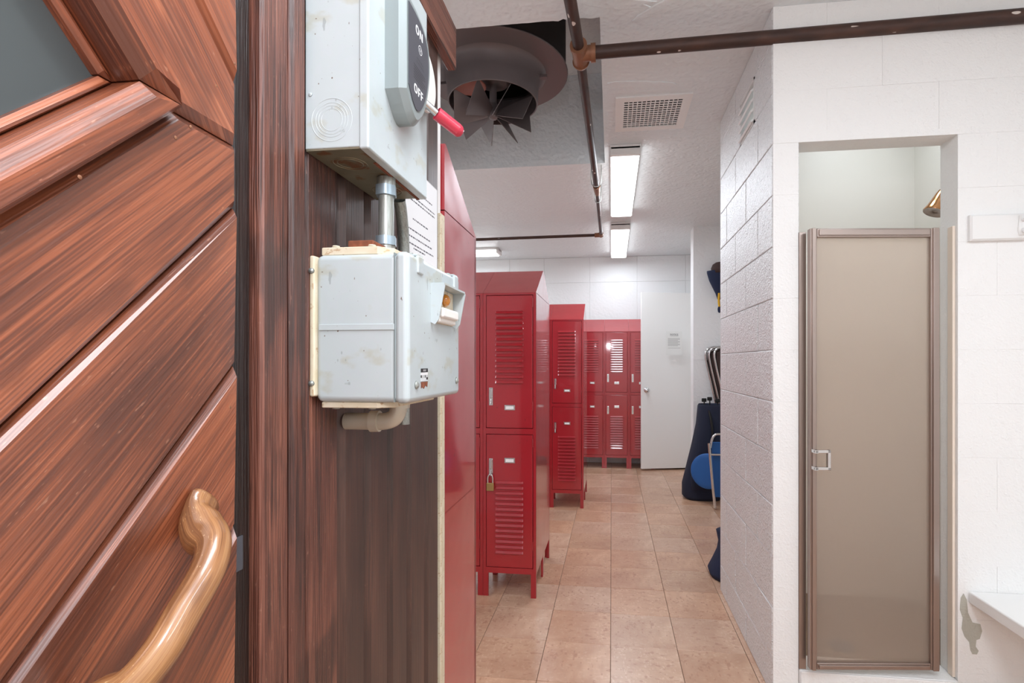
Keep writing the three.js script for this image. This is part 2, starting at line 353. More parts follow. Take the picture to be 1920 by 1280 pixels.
// block courses shared by the two shower walls
const COURSE = 0.203, H0 = 1.37 - COURSE * 7;      // joints at H0 + k * COURSE
function blocks(w, span, mat, place, skip, depthC, cuts) {
  const cache = {};
  for (let k = 0; k < 14; k++) {
    const ya = Math.max(0, H0 + k * COURSE), yb = Math.min(CE, H0 + (k + 1) * COURSE); if (yb - ya < 0.03) continue;
    let edges = [span[0]]; let e = span[0] + (k % 2 ? 0.2 : 0.4); while (e < span[1] - 0.04) { edges.push(e); e += 0.4; } edges.push(span[1]);
    if (cuts) edges = cuts(edges, ya, yb);
    for (let i = 0; i < edges.length - 1; i++) {
      const a = edges[i], b = edges[i + 1]; if (skip && skip(a, b, ya, yb)) continue;
      let y0 = ya, y1 = yb; if (skip && skip.trim) [y0, y1] = skip.trim(a, b, ya, yb);
      if (y1 - y0 < 0.02) continue;
      const key = (b - a).toFixed(3) + (y1 - y0).toFixed(3);
      const g = cache[key] || (cache[key] = null, place.geo(b - a, y1 - y0));
      const gg = shiftUV(g.clone(), rr(0, 1), rr(0, 1));
      addMesh('block', gg, mat, w, place.at((a + b) / 2, (y0 + y1) / 2, rr(-0.0008, 0.0008)));
    }
  }
}
const VENT = { d0: 2.34, d1: 2.59, y0: H0 + 12 * COURSE, y1: H0 + 13 * COURSE };
{ // corridor side of the shower: glossy painted block
  const w = thing('wall_shower_side', 'white glossy painted block wall along the corridor', 'wall', [0.63, 0, 2.09], null, 'structure');
  obj('mortar', wallShape(rect(2.1, 3.04, 0, CE), 0.634, 0.096, 0, null, [rect(VENT.d0, VENT.d1, VENT.y0, VENT.y1)]), M.sideBlock, w);
  blocks(w, [2.09, 3.05], M.sideBlock, { geo: (l, h) => chamfer(0.012, h - 0.003, l - 0.008, 0.0026), at: (d, y, o) => [0.634 + o, y, d] },
    (a, b, ya, yb) => yb > VENT.y0 + 0.02 && ya < VENT.y1 - 0.02 && b > VENT.d0 + 0.02 && a < VENT.d1 - 0.02, 0, (e, ya, yb) => (yb > VENT.y0 + 0.02 && ya < VENT.y1 - 0.02 ? [2.09, VENT.d0, VENT.d1, 3.05] : e));
  const end = box(0.628, 0.73, 0, CE, 3.042, 3.052); obj('end_face', end, M.sideBlock, w);
}
const OP = { x0: 0.725, x1: 1.295, y: 2.206 };
{ // front of the shower with its doorway
  const w = thing('wall_shower_front', 'white painted block wall with the shower doorway', 'wall', [0.63, 0, 2.09], null, 'structure');
  obj('mortar', faceShape([[0.632, 0], [OP.x0, 0], [OP.x0, OP.y], [OP.x1, OP.y], [OP.x1, 0], [2.4, 0], [2.4, CE], [0.632, CE]], 2.19, 0.096), M.frontBlock, w);
  const skip = (a, b, ya, yb) => a >= OP.x0 - 0.01 && b <= OP.x1 + 0.01 && ya < OP.y - 0.03;
  skip.trim = (a, b, ya, yb) => [ya, yb];
  blocks(w, [0.63, 2.4], M.frontBlock, { geo: (l, h) => chamfer(l - 0.0003, h - 0.0003, 0.012, 0.0006), at: (x, y, o) => [x, y, 2.094 + o * 0.4] }, skip, 0,
    (e, ya, yb) => { if (ya >= OP.y - 0.03) return e; return [...new Set([...e.filter((v) => v < OP.x0 - 0.05), OP.x0, OP.x1, ...e.filter((v) => v > OP.x1 + 0.06)])]; });
  obj('lintel', box(OP.x0, OP.x1, 2.182, 2.206, 2.088, 2.19), M.frontBlock, w);
  // bare cement where the paint has come off beside the bench
  const pp = [[1.305, 0.435], [1.315, 0.452], [1.325, 0.43], [1.33, 0.38], [1.345, 0.345], [1.372, 0.34], [1.378, 0.315], [1.37, 0.285], [1.358, 0.28], [1.356, 0.255], [1.366, 0.24], [1.36, 0.226], [1.345, 0.226], [1.338, 0.24], [1.334, 0.27], [1.318, 0.29], [1.308, 0.32], [1.312, 0.36], [1.302, 0.39]];
  obj('bare_patch', faceShape(pp, 2.092, 0.0052), M.cement, w);
}
{ // inside of the shower stall
  const w = thing('wall_shower_stall', 'cream walls inside the shower stall', 'wall', [0.73, 0, 2.19], null, 'structure');
  obj('wall_face', box(0.64, 1.72, 0, CE, 2.95, 3.05), M.showerWall, w);
  obj('wall_face', box(1.617, 1.72, 0, CE, 2.19, 2.95), M.showerWall, w);
  obj('wall_face', box(0.728, 0.734, 0, VENT.y0 - 0.01, 2.19, 2.95), M.showerWall, w);
  const b = thing('floor_shower', 'tan shower floor pan behind the curb', 'floor', [1.17, 0, 2.57], null, 'structure');
  obj('pan', box(0.735, 1.616, 0.001, 0.05, 2.192, 2.948), M.tan, b);
  obj('drain', lathe([[0, 0], [0.055, 0], [0.05, 0.006], [0, 0.008]], [1.02, 0.05, 2.42]), M.darkGrey, b);
  const c = thing('trim_1', 'white painted curb under the shower door', 'trim', [1.01, 0, 2.14], null, 'structure');
  obj('curb', box(OP.x0 + 0.001, OP.x1 - 0.001, 0, 0.125, 2.075, 2.19, 0.008), M.frontBlock, c);
}
{ // louvred vent high in the block wall
  const v = thing('wall_vent', 'white louvred vent high in the glossy block wall', 'vent', [0.68, VENT.y0, 2.465]);
  const t = 0.012;
  obj('frame', [box(0.626, 0.72, VENT.y0, VENT.y0 + t, VENT.d0, VENT.d1), box(0.626, 0.72, VENT.y1 - t, VENT.y1, VENT.d0, VENT.d1), box(0.626, 0.72, VENT.y0, VENT.y1, VENT.d0, VENT.d0 + t), box(0.626, 0.72, VENT.y0, VENT.y1, VENT.d1 - t, VENT.d1)], M.white, v);
  for (let k = 0; k < 4; k++) { const g = chamfer(0.075, 0.009, VENT.d1 - VENT.d0 - 2 * t, 0.001); g.rotateZ(0.75); addMesh('louvre', g, M.white, v, [0.643, VENT.y0 + 0.035 + k * 0.045, 2.465]); }
}

// ---------------------------------------------------------------- wood door, casing and plank wall on the left
const DC = 0.07, HC = 1.57, DE = 0.535, DTOP = 2.07;
function clipPoly(poly, a, b, c) {                 // keep a*x + b*y <= c
  const out = []; const f = (p) => a * p[0] + b * p[1] - c;
  for (let i = 0; i < poly.length; i++) {
    const p = poly[i], q = poly[(i + 1) % poly.length], fp = f(p), fq = f(q);
    if (fp <= 0) out.push(p);
    if ((fp < 0 && fq > 0) || (fp > 0 && fq < 0)) { const t = fp / (fp - fq); out.push([p[0] + (q[0] - p[0]) * t, p[1] + (q[1] - p[1]) * t]); }
  }
  return out;
}
{
  const d = thing('door_1', 'red-brown wooden door of diagonal boards with a diamond window', 'door', [WX, 0, DC], null, 'structure');
  const bands = [0.378, 0.536, 0.718, 0.902, 1.085, 1.268, 1.45, 1.64, 1.83, 2.02];
  const W = DE - DC;
  for (const [sp, sq, qm] of [[1, -1, HC], [1, 1, DTOP - HC], [-1, -1, HC], [-1, 1, DTOP - HC]]) {
    const grain = [0, 1, sp * sq];                 // rises or falls with depth; z is minus depth
    const quad = (c0, c1, x, th, bev, g) => {
      let poly = rect(0.0005, W, 0.0008, qm); poly = clipPoly(poly, 1, 1, c1); poly = clipPoly(poly, -1, -1, -c0);
      if (poly.length < 3) return null; let A = 0; poly.forEach((p, i) => { const q = poly[(i + 1) % poly.length]; A += p[0] * q[1] - q[0] * p[1]; }); if (Math.abs(A) < 0.002) return null;
      poly = poly.map((p) => [DC + sp * p[0], HC + sq * p[1]]); if (sp * sq < 0) poly.reverse();
      return wallShape(poly, x, th, bev, g);
    };
    for (let i = 0; i < bands.length - 1; i++) {
      const g = quad(bands[i] + 0.0012, bands[i + 1] - 0.0012, WX - 0.026, 0.026, 0.009, grain);
      if (g) { shiftUV(g, rr(0, 1), rr(0, 2)); obj('board', g, M.doorWood, d); }
    }
    const f = quad(0.331, 0.376, WX - 0.02, 0.042, 0.012, grain); shiftUV(f, rr(0, 1), rr(0, 1)); const wf = obj('window_rail', f, M.doorWood, d);
    obj('glazing_bead', quad(0.319, 0.3305, WX - 0.03, 0.016, 0.004, grain), M.doorWood, wf);
  }
  obj('core', wallShape(rect(DC - W, DE, 0.01, DTOP), WX - 0.042, 0.015, 0, [0, 1, 0], [[[DC - 0.32, HC], [DC, HC - 0.32], [DC + 0.32, HC], [DC, HC + 0.32]]]), M.darkWood, d);
  obj('glass', wallShape([[DC - 0.325, HC], [DC, HC - 0.325], [DC + 0.325, HC], [DC, HC + 0.325]], WX - 0.03, 0.005), M.windowGlass, d);
  for (const [a, h] of [[0.443, 1.548], [0.426, 1.53], [0.34, 1.462], [0.525, 1.51], [0.515, 1.42], [0.52, 1.27], [0.5, 1.62], [0.527, 1.66]])
    obj('screw', lathe([[0, 0], [0.0019, 0], [0.0016, 0.0006], [0, 0.0008]], [WX + (a < 0.45 && h > 1.45 ? 0.021 : -0.0005), h, a], [1, 0, 0], 12), M.fitting, d);
  // hand-carved pull, swept along the 45 degree board
  const c = Math.SQRT1_2, at = (s, x) => [WX + x, 1.165 - s * c, 0.464 - s * c];
  const pth = [at(-0.024, 0.006), at(-0.004, 0.01), at(0.016, 0.026), at(0.03, 0.045), at(0.052, 0.053), at(0.09, 0.053), at(0.122, 0.052), at(0.145, 0.044), at(0.16, 0.028), at(0.18, 0.012), at(0.204, 0.006)];
  const curve = new THREE.CatmullRomCurve3(pth.map((p) => new THREE.Vector3(p[0], p[1], -p[2])));
  const n = 80, m = 24, fr = curve.computeFrenetFrames(n), P = [], UV = [], I = [];
  const out = new THREE.Vector3(1, 0, 0), Tn = new THREE.Vector3(), S = new THREE.Vector3(), U = new THREE.Vector3();
  for (let i = 0; i <= n; i++) {
    const t = i / n, p = curve.getPointAt(t); Tn.copy(fr.tangents[i]); S.set(0, c, c).normalize(); U.crossVectors(Tn, S).normalize();
    const e = Math.min(t, 1 - t); let wd = 0.0158, ht = 0.0145;
    if (e < 0.3) { const k = sstep(0.02, 0.2, e); const b = sstep(0.05, 0.13, e) * (1 - sstep(0.2, 0.3, e)); wd = 0.0205 - 0.0047 * k; ht = 0.010 + 0.0045 * k + 0.0055 * b; }
    if (e < 0.02) { const k = Math.sqrt(clamp(e / 0.02)); wd *= 0.55 + 0.45 * k; ht *= 0.35 + 0.65 * k; }
    for (let j = 0; j <= m; j++) { const a = j / m * 6.28319, v = p.clone().addScaledVector(S, Math.cos(a) * wd).addScaledVector(U, Math.sin(a) * ht); P.push(v.x, v.y, v.z); UV.push(j / m * 0.12, t * 0.25); }
  }
  for (let i = 0; i < n; i++) for (let j = 0; j < m; j++) { const a = i * (m + 1) + j, b = a + m + 1; I.push(a, a + 1, b, b, a + 1, b + 1); }
  for (const [i, s] of [[0, 1], [n, -1]]) { const k = P.length / 3, p = curve.getPointAt(i / n); P.push(p.x, p.y, p.z); UV.push(0, 0); for (let j = 0; j < m; j++) { const a = i * (m + 1) + j; s > 0 ? I.push(k, a + 1, a) : I.push(k, a, a + 1); } }
  const hg = new THREE.BufferGeometry(); hg.setAttribute('position', new THREE.Float32BufferAttribute(P, 3)); hg.setAttribute('uv', new THREE.Float32BufferAttribute(UV, 2)); hg.setIndex(I); hg.computeVertexNormals();
  const h = obj('pull_handle', flat(hg), M.handle, d); h.userData.label = 'smooth honey-coloured carved wooden pull';
}
{
  const w = thing('wall_left', 'dark brown wooden plank wall with the door casing', 'wall', [WX, 0, 0], null, 'structure');
  obj('wall_body', [box(WX - 0.11, WX - 0.04, 0, CE, 0.6, 1.222), box(WX - 0.11, WX - 0.04, 2.09, CE, -0.45, 0.6), box(WX - 0.11, WX, 0, CE, -1.6, -0.45)], M.white, w);
  obj('wall_head', box(WX - 0.06, WX - 0.01, 2.14, CE, -0.45, 1.222), M.white, w);
  const up = [0, 1, 0];
  const es = [0.655, 0.756, 0.842, 0.933, 1.026, 1.125, 1.216];
  for (let i = 0; i < es.length - 1; i++) {
    const g = wallShape(rect(es[i] + 0.0022, es[i + 1] - 0.0022, 0.0, 2.14), WX - 0.045, 0.045, 0.0115, up); shiftUV(g, rr(0, 1), rr(0, 2));
    obj('plank', g, i === 0 ? M.casing : M.plank, w);
  }
  // dark stop in the door gap, weathered casing board, smooth inner casing
  const strip = (n, a, b, x, th, mat, bev) => { const g = wallShape(rect(a, b, 0, 2.14), x, th, bev, up); shiftUV(g, rr(0, 1), rr(0, 2)); return obj(n, g, mat, w); };
  strip('door_stop', 0.5385, 0.569, WX - 0.05, 0.038, M.darkWood, 0.004);
  strip('casing_board', 0.570, 0.6215, WX - 0.05, 0.052, M.casing, 0.004);
  strip('casing_board', 0.622, 0.6545, WX - 0.05, 0.056, M.casing, 0.005);
  obj('strike_plate', box(WX - 0.014, WX - 0.0105, 1.075, 1.115, 0.541, 0.553), M.darkGrey, w);
  const hb = wallShape(rect(-0.45, 1.285, 2.085, 2.195), WX, 0.022, 0.003, [0, 0, 1]); obj('header_board', hb, M.casing, w);
  const t = thing('trim_2', 'narrow cream strip between plank wall and red locker', 'trim', [WX, 0, 1.235], null, 'structure');
  obj('strip', box(WX - 0.01, WX + 0.002, 0, 1.695, 1.2225, 1.252, 0.003), M.cream, t);
}
{ // white door standing open at the far right
  const w = 0.79, g0 = thing('door_2', 'plain white door standing open beside the far lockers', 'door', [0.363, 0, 6.3], null, 'structure');
  const a = -Math.atan2(0.15, 0.593);
  const mk = (n, g, mat) => { const m = new THREE.Mesh(g, mat); m.name = n; m.castShadow = m.receiveShadow = true; g0.add(m); return m; };
  mk('door_leaf', flat(new RoundedBoxGeometry(w, 2.165, 0.04, 2, 0.003)).translate(w / 2, 2.165 / 2 + 0.02, -0.02), M.white);
  mk('door_knob', new THREE.LatheGeometry([[0, 0], [0.032, 0], [0.032, 0.006], [0.012, 0.01], [0.012, 0.03], [0.026, 0.04], [0.028, 0.05], [0.02, 0.06], [0, 0.062]].map((p) => new THREE.Vector2(p[0], p[1])), 28).rotateX(Math.PI / 2).translate(0.06, 0.985, 0), M.chrome);
  g0.rotation.y = -a;
  const nt = canvasTex(256, 360, (c, W, H) => { c.fillStyle = '#ecedea'; c.fillRect(0, 0, W, H); c.fillStyle = '#333'; c.font = 'bold 34px serif'; c.textAlign = 'center'; c.fillText('NOTICE', W / 2, 60); c.fillRect(64, 68, 128, 3); c.fillStyle = '#a9a9a6'; for (let k = 0; k < 9; k++) c.fillRect(28, 105 + k * 14, 190 - 30 * (k % 3 === 2), 6); c.fillRect(28, 252, 200, 5); });
  const n = thing('paper_notice', 'small printed NOTICE sheet on the open white door', 'notice', [0.74, 1.4, 6.19]);
  const pm = new THREE.Mesh(new THREE.BoxGeometry(0.2, 0.28, 0.002), std({ map: nt, roughness: 0.8 })); pm.name = 'sheet'; pm.position.set(0, 0.14, 0); pm.castShadow = pm.receiveShadow = true;
  n.add(pm); n.rotation.y = -a; n.position.set(0.363 + 0.39 * Math.cos(a), 1.415, -(6.3 + 0.39 * Math.sin(a)));
}

// ---------------------------------------------------------------- lockers (front faces the entrance)
const LW = 0.305, LD = 0.305;
const locker = (() => {
  const r = thing('locker', '', 'locker');
  const w = LW / 2 - 0.0006, f = -LD / 2, b = LD / 2;   // f front depth, b back depth
  for (const s of [-1, 1]) obj('side_panel', box(Math.min(s * w, s * (w - 0.003)), Math.max(s * w, s * (w - 0.003)), 0.13, 1.712, f, b), M.red, r);
  obj('back_panel', box(-w, w, 0.13, 1.712, b - 0.003, b - 0.0005), M.red, r);
  obj('shelf', box(-w, w, 0.15, 0.153, f, b), M.red, r); obj('shelf', box(-w, w, 0.93, 0.933, f + 0.02, b), M.red, r);
  obj('frame', [box(-w, -w + 0.017, 0.0, 1.715, f - 0.002, f + 0.02, 0.0015), box(w - 0.017, w, 0.0, 1.715, f - 0.002, f + 0.02, 0.0015), box(-w + 0.017, w - 0.017, 1.703, 1.715, f - 0.002, f + 0.02), box(-w + 0.017, w - 0.017, 0.918, 0.95, f - 0.002, f + 0.02), box(-w + 0.017, w - 0.017, 0.132, 0.164, f - 0.002, f + 0.02)], M.red, r);
  for (const s of [-1, 1]) {
    obj('leg', box(Math.min(s * w, s * (w - 0.03)), Math.max(s * w, s * (w - 0.03)), 0, 0.135, f - 0.0025, f + 0.012), M.red, r);
    obj('leg', box(Math.min(s * w, s * (w - 0.012)), Math.max(s * w, s * (w - 0.012)), 0, 0.135, b - 0.02, b - 0.001), M.red, r);
  }
  const hood = (() => { const s = new THREE.Shape([[f - 0.004, 1.715], [b - 0.0005, 1.715], [b - 0.0005, 1.885], [b - 0.01, 1.888]].map((p) => new THREE.Vector2(p[0], p[1]))); const g = new THREE.ExtrudeGeometry(s, { depth: 2 * w, bevelEnabled: false }); g.rotateY(Math.PI / 2).translate(-w, 0, 0); return planarUV(flat(g)); })();
  obj('sloped_top', hood, M.red, r);
  // one pressed louvre: closed above, open below, turned out of the door
  const lw = 0.15, lo = (() => {
    const s = new THREE.Shape([[0, 0.0135], [0.0035, 0.012], [0.0105, 0.0005], [0.0095, -0.0005], [0.002, 0.001], [0, 0.001]].map((p) => new THREE.Vector2(p[0], p[1])));
    const g = new THREE.ExtrudeGeometry(s, { depth: lw, bevelEnabled: true, bevelSize: 0.0012, bevelThickness: 0.004, bevelSegments: 1 });
    g.rotateY(-Math.PI / 2).translate(lw / 2, 0, 0); return planarUV(flat(g));   // x of the shape points out of the door (+z)
  })();
  for (const [y0, y1, up] of [[0.953, 1.7, 1], [0.167, 0.915, 0]]) {
    const dr = obj('door', box(-w + 0.0195, w - 0.0195, y0, y1, f - 0.004, f + 0.012, 0.0025), M.red, r);
    for (let k = 0; k < 14; k++) { const y = (up ? 1.205 : 0.248) + k * 0.0302; const m = new THREE.Mesh(lo, M.red); m.name = 'louvre'; m.castShadow = m.receiveShadow = true; m.position.set(0.0, y, -(f - 0.004)); dr.add(m); }
    const hy = up ? 1.09 : 0.69, px = 0.002;
    obj('latch', [box(-0.117, -0.095, hy - 0.01, hy + 0.09, f - 0.0055, f - 0.002), box(-0.113, -0.099, hy + 0.03, hy + 0.085, f - 0.016, f - 0.0035, 0.004), cyl([-0.106, hy + 0.028, f - 0.006], [-0.106, hy - 0.004, f - 0.012], 0.005, 0.004, 10)], M.chrome, dr);
    const ny = up ? 1.068 : 0.77;
    const plate = obj('name_plate', [box(px - 0.03, px + 0.03, ny - 0.015, ny + 0.015, f - 0.0065, f - 0.0035, 0.0014)], M.chrome, dr);
    obj('card', box(px - 0.023, px + 0.023, ny - 0.009, ny + 0.008, f - 0.0075, f - 0.006), M.paper, plate);
    for (const hh of [0.1, 0.68]) obj('hinge', cyl([w - 0.0185, y0 + hh, f - 0.0045], [w - 0.0185, y0 + hh + 0.05, f - 0.0045], 0.003, 0.003, 8), M.red, dr);
  }
  return r;
})();
let firstLocker = true;
function placeLocker(x, d, turned, label, group) {
  const o = firstLocker ? locker : locker.clone(); if (!firstLocker) { o.name = numbered('locker'); scene.add(o); } firstLocker = false;
  o.position.set(x, 0, -d); o.rotation.y = turned ? Math.PI : 0; o.userData = { label, category: 'locker', group }; return o;
}
const xe = -0.42, dB = 2.81 + LD / 2;
placeLocker(xe - LW / 2, dB, 0, 'red two-tier locker with a brass padlock on its lower door', 'middle back-to-back lockers');
placeLocker(xe - 1.5 * LW, dB, 0, 'red locker left of the one with the padlock, mostly hidden', 'middle back-to-back lockers');
placeLocker(xe - LW / 2, dB + LD, 1, 'red locker back to back behind the padlocked one', 'middle back-to-back lockers');
const xc = -0.253, dC = 4.6 + LD / 2;
placeLocker(xc - LW / 2, dC, 0, 'red two-tier locker second along the aisle, between padlocked one and far row', 'second back-to-back lockers');
placeLocker(xc - 1.5 * LW, dC, 0, 'red locker left of the second aisle-end locker', 'second back-to-back lockers');
placeLocker(xc - LW / 2, dC + LD, 1, 'red locker back to back behind the second aisle-end locker', 'second back-to-back lockers');
placeLocker(WX - 0.002 - LW / 2, 1.262 + LD / 2, 1, 'nearest red locker, seen from its side next to the grey boxes', 'nearest lockers');
const farL = ['red far-row locker hidden behind the second locker bank', 'red far-row locker partly covered by the second locker bank', 'red far-row locker fully in view against the far wall', 'red far-row locker beside the open white door'];
[-0.55, -0.245, 0.06, 0.365].forEach((x, i) => placeLocker(x, 6.4 + LD / 2, 0, farL[i], 'far row of lockers'));
{ // padlock
  const x = xe - LW / 2 - 0.106, d = 2.79, p = thing('padlock', 'brass padlock hanging on the red locker latch', 'padlock', [x, 0.62, d]);
  obj('body', box(x - 0.021, x + 0.021, 0.6, 0.645, d - 0.008, d + 0.008, 0.004), M.brass, p);
  obj('shackle', tube([[x - 0.014, 0.643, d], [x - 0.014, 0.67, d], [x - 0.008, 0.688, d], [x, 0.692, d], [x + 0.008, 0.688, d], [x + 0.014, 0.67, d], [x + 0.014, 0.643, d]], 0.004, 30, 10), M.chrome, p);
}

// ---------------------------------------------------------------- disconnect switch on the plank wall
{
  const d0 = 0.66, d1 = 0.876, y0 = 1.618, y1 = 1.945, xb = -0.345, xf = -0.33;
  const s = thing('disconnect_switch', 'grey steel disconnect switch box with red lever set to OFF', 'switch box', [WX, y0, (d0 + d1) / 2]);
  const body = obj('enclosure', box(WX, xb, y0, y1, d0, d1, 0.0015), M.enamel, s);
  obj('cover', [box(xb + 0.0005, xf, y0 - 0.004, y1 + 0.004, d0 - 0.003, d1 + 0.003, 0.003)], M.enamel, s);
  obj('cover_lip', box(xb - 0.004, xb + 0.0005, y0 - 0.004, y0 + 0.002, d0 + 0.05, d1 + 0.003), M.rust, s);
  const base = obj('shaded_underside', box(WX + 0.001, xb, y0 - 0.0025, y0 + 0.001, d0 + 0.001, d1 - 0.001), M.shadeRustSteel, s);  // thin sheet whose dark colour paints the shade under the box; rust included
  for (const [x, d, r] of [[-0.385, 0.71, 0.024], [-0.385, 0.71, 0.018], [-0.383, 0.83, 0.024], [-0.383, 0.83, 0.018]]) obj('knockout', lathe([[r - 0.0008, 0], [r - 0.0003, 0.0006], [r + 0.0003, 0.0006], [r + 0.0008, 0]], [x, y0 - 0.0025, d], [0, -1, 0], 40), M.shadeRustSteel, base);
  const kx = -0.3855, ky = 1.657;
  for (const [r, t] of [[0.0298, 0.0006], [0.0238, 0.0005], [0.0198, 0.0005], [0.0155, 0.0005]]) obj('knockout', lathe([[r - t, 0], [r - t * 0.4, t * 0.7], [r + t * 0.4, t * 0.7], [r + t, 0]], [kx, ky, d0], [0, 0, -1], 56), M.enamel, body);
  obj('screw', lathe([[0, 0], [0.003, 0], [0.0025, 0.0012], [0, 0.0015]], [-0.417, 1.694, d0], [0, 0, -1], 16), M.enamel, body);
  // raised housing that carries the nameplate
  const smooth = (p, n) => new THREE.SplineCurve(p.map((q) => new THREE.Vector2(q[0], q[1]))).getPoints(n).map((q) => [q.x, q.y]);
  const out = [[0.707, 1.722], ...smooth([[0.722, 1.706], [0.736, 1.694], [0.752, 1.688], [0.768, 1.694], [0.79, 1.715], [0.806, 1.745], [0.817, 1.78], [0.82, 1.812], [0.812, 1.842], [0.79, 1.862], [0.755, 1.873]], 40), [0.707, 1.876]];
  const hs = wallShape(out, xf - 0.004, 0.034, 0.009); const housing = obj('handle_housing', hs, M.enamelDark, s);
  const lab = [[0.721, 1.735], ...smooth([[0.735, 1.718], [0.752, 1.71], [0.77, 1.72], [0.788, 1.745], [0.8, 1.78], [0.802, 1.81], [0.794, 1.836], [0.772, 1.852], [0.745, 1.857]], 30), [0.721, 1.858]];
  const lt = canvasTex(512, 1024, (c, W, H) => {
    c.fillStyle = '#4c4d54'; c.fillRect(0, 0, W, H); c.fillStyle = '#f4f4f4'; c.textAlign = 'center'; c.font = 'bold 130px sans-serif'; c.fillText('ON', W * 0.5, 210); c.fillText('OFF', W * 0.46, 850);
    c.lineWidth = 6; c.strokeStyle = '#f4f4f4'; c.beginPath(); c.arc(W * 0.55, 330, 44, 0, 7); c.stroke(); c.font = 'italic 48px serif'; c.fillText('GE', W * 0.55, 346);
    c.fillStyle = '#1b1b1e'; c.font = 'bold 30px sans-serif'; c.fillText('G E N E R A L', W * 0.55, 470); c.fillText('E L E C T R I C', W * 0.55, 510);
    for (let k = 0; k < 6; k++) c.fillRect(W * 0.22, 560 + k * 28, 300 - 60 * (k % 3 === 2), 9);
  });
  const lg = wallShape(lab, xf + 0.0302, 0.0012); { const u = lg.attributes.uv, p = lg.attributes.position; for (let i = 0; i < u.count; i++) u.setXY(i, (-p.getZ(i) - 0.721) / 0.081, (p.getY(i) - 1.709) / 0.15); }
  obj('nameplate', lg, std({ map: lt, roughness: 0.4 }), housing);
  obj('dial', lathe([[0, 0], [0.052, 0], [0.055, 0.004], [0.052, 0.008], [0, 0.009]], [xf + 0.004, 1.81, 0.838], [1, 0, 0], 48), M.plasticWhite, s);
  const A = [-0.318, 1.765, 0.832], B = [-0.301, 1.752, 0.847], C = [-0.273, 1.735, 0.876];
  const lever = obj('lever', cyl(A, B, 0.0062, 0.0062, 16), M.chrome, s);
  obj('grip', tube([B, [-0.293, 1.747, 0.855], [-0.282, 1.7405, 0.867], C], 0.0115, 24, 16), M.redGrip, lever);
  obj('grip', lathe([[0.0115, 0], [0.0105, 0.005], [0.007, 0.0095], [0, 0.0115]], C, [0.028, -0.017, 0.029], 24), M.redGrip, lever);
}
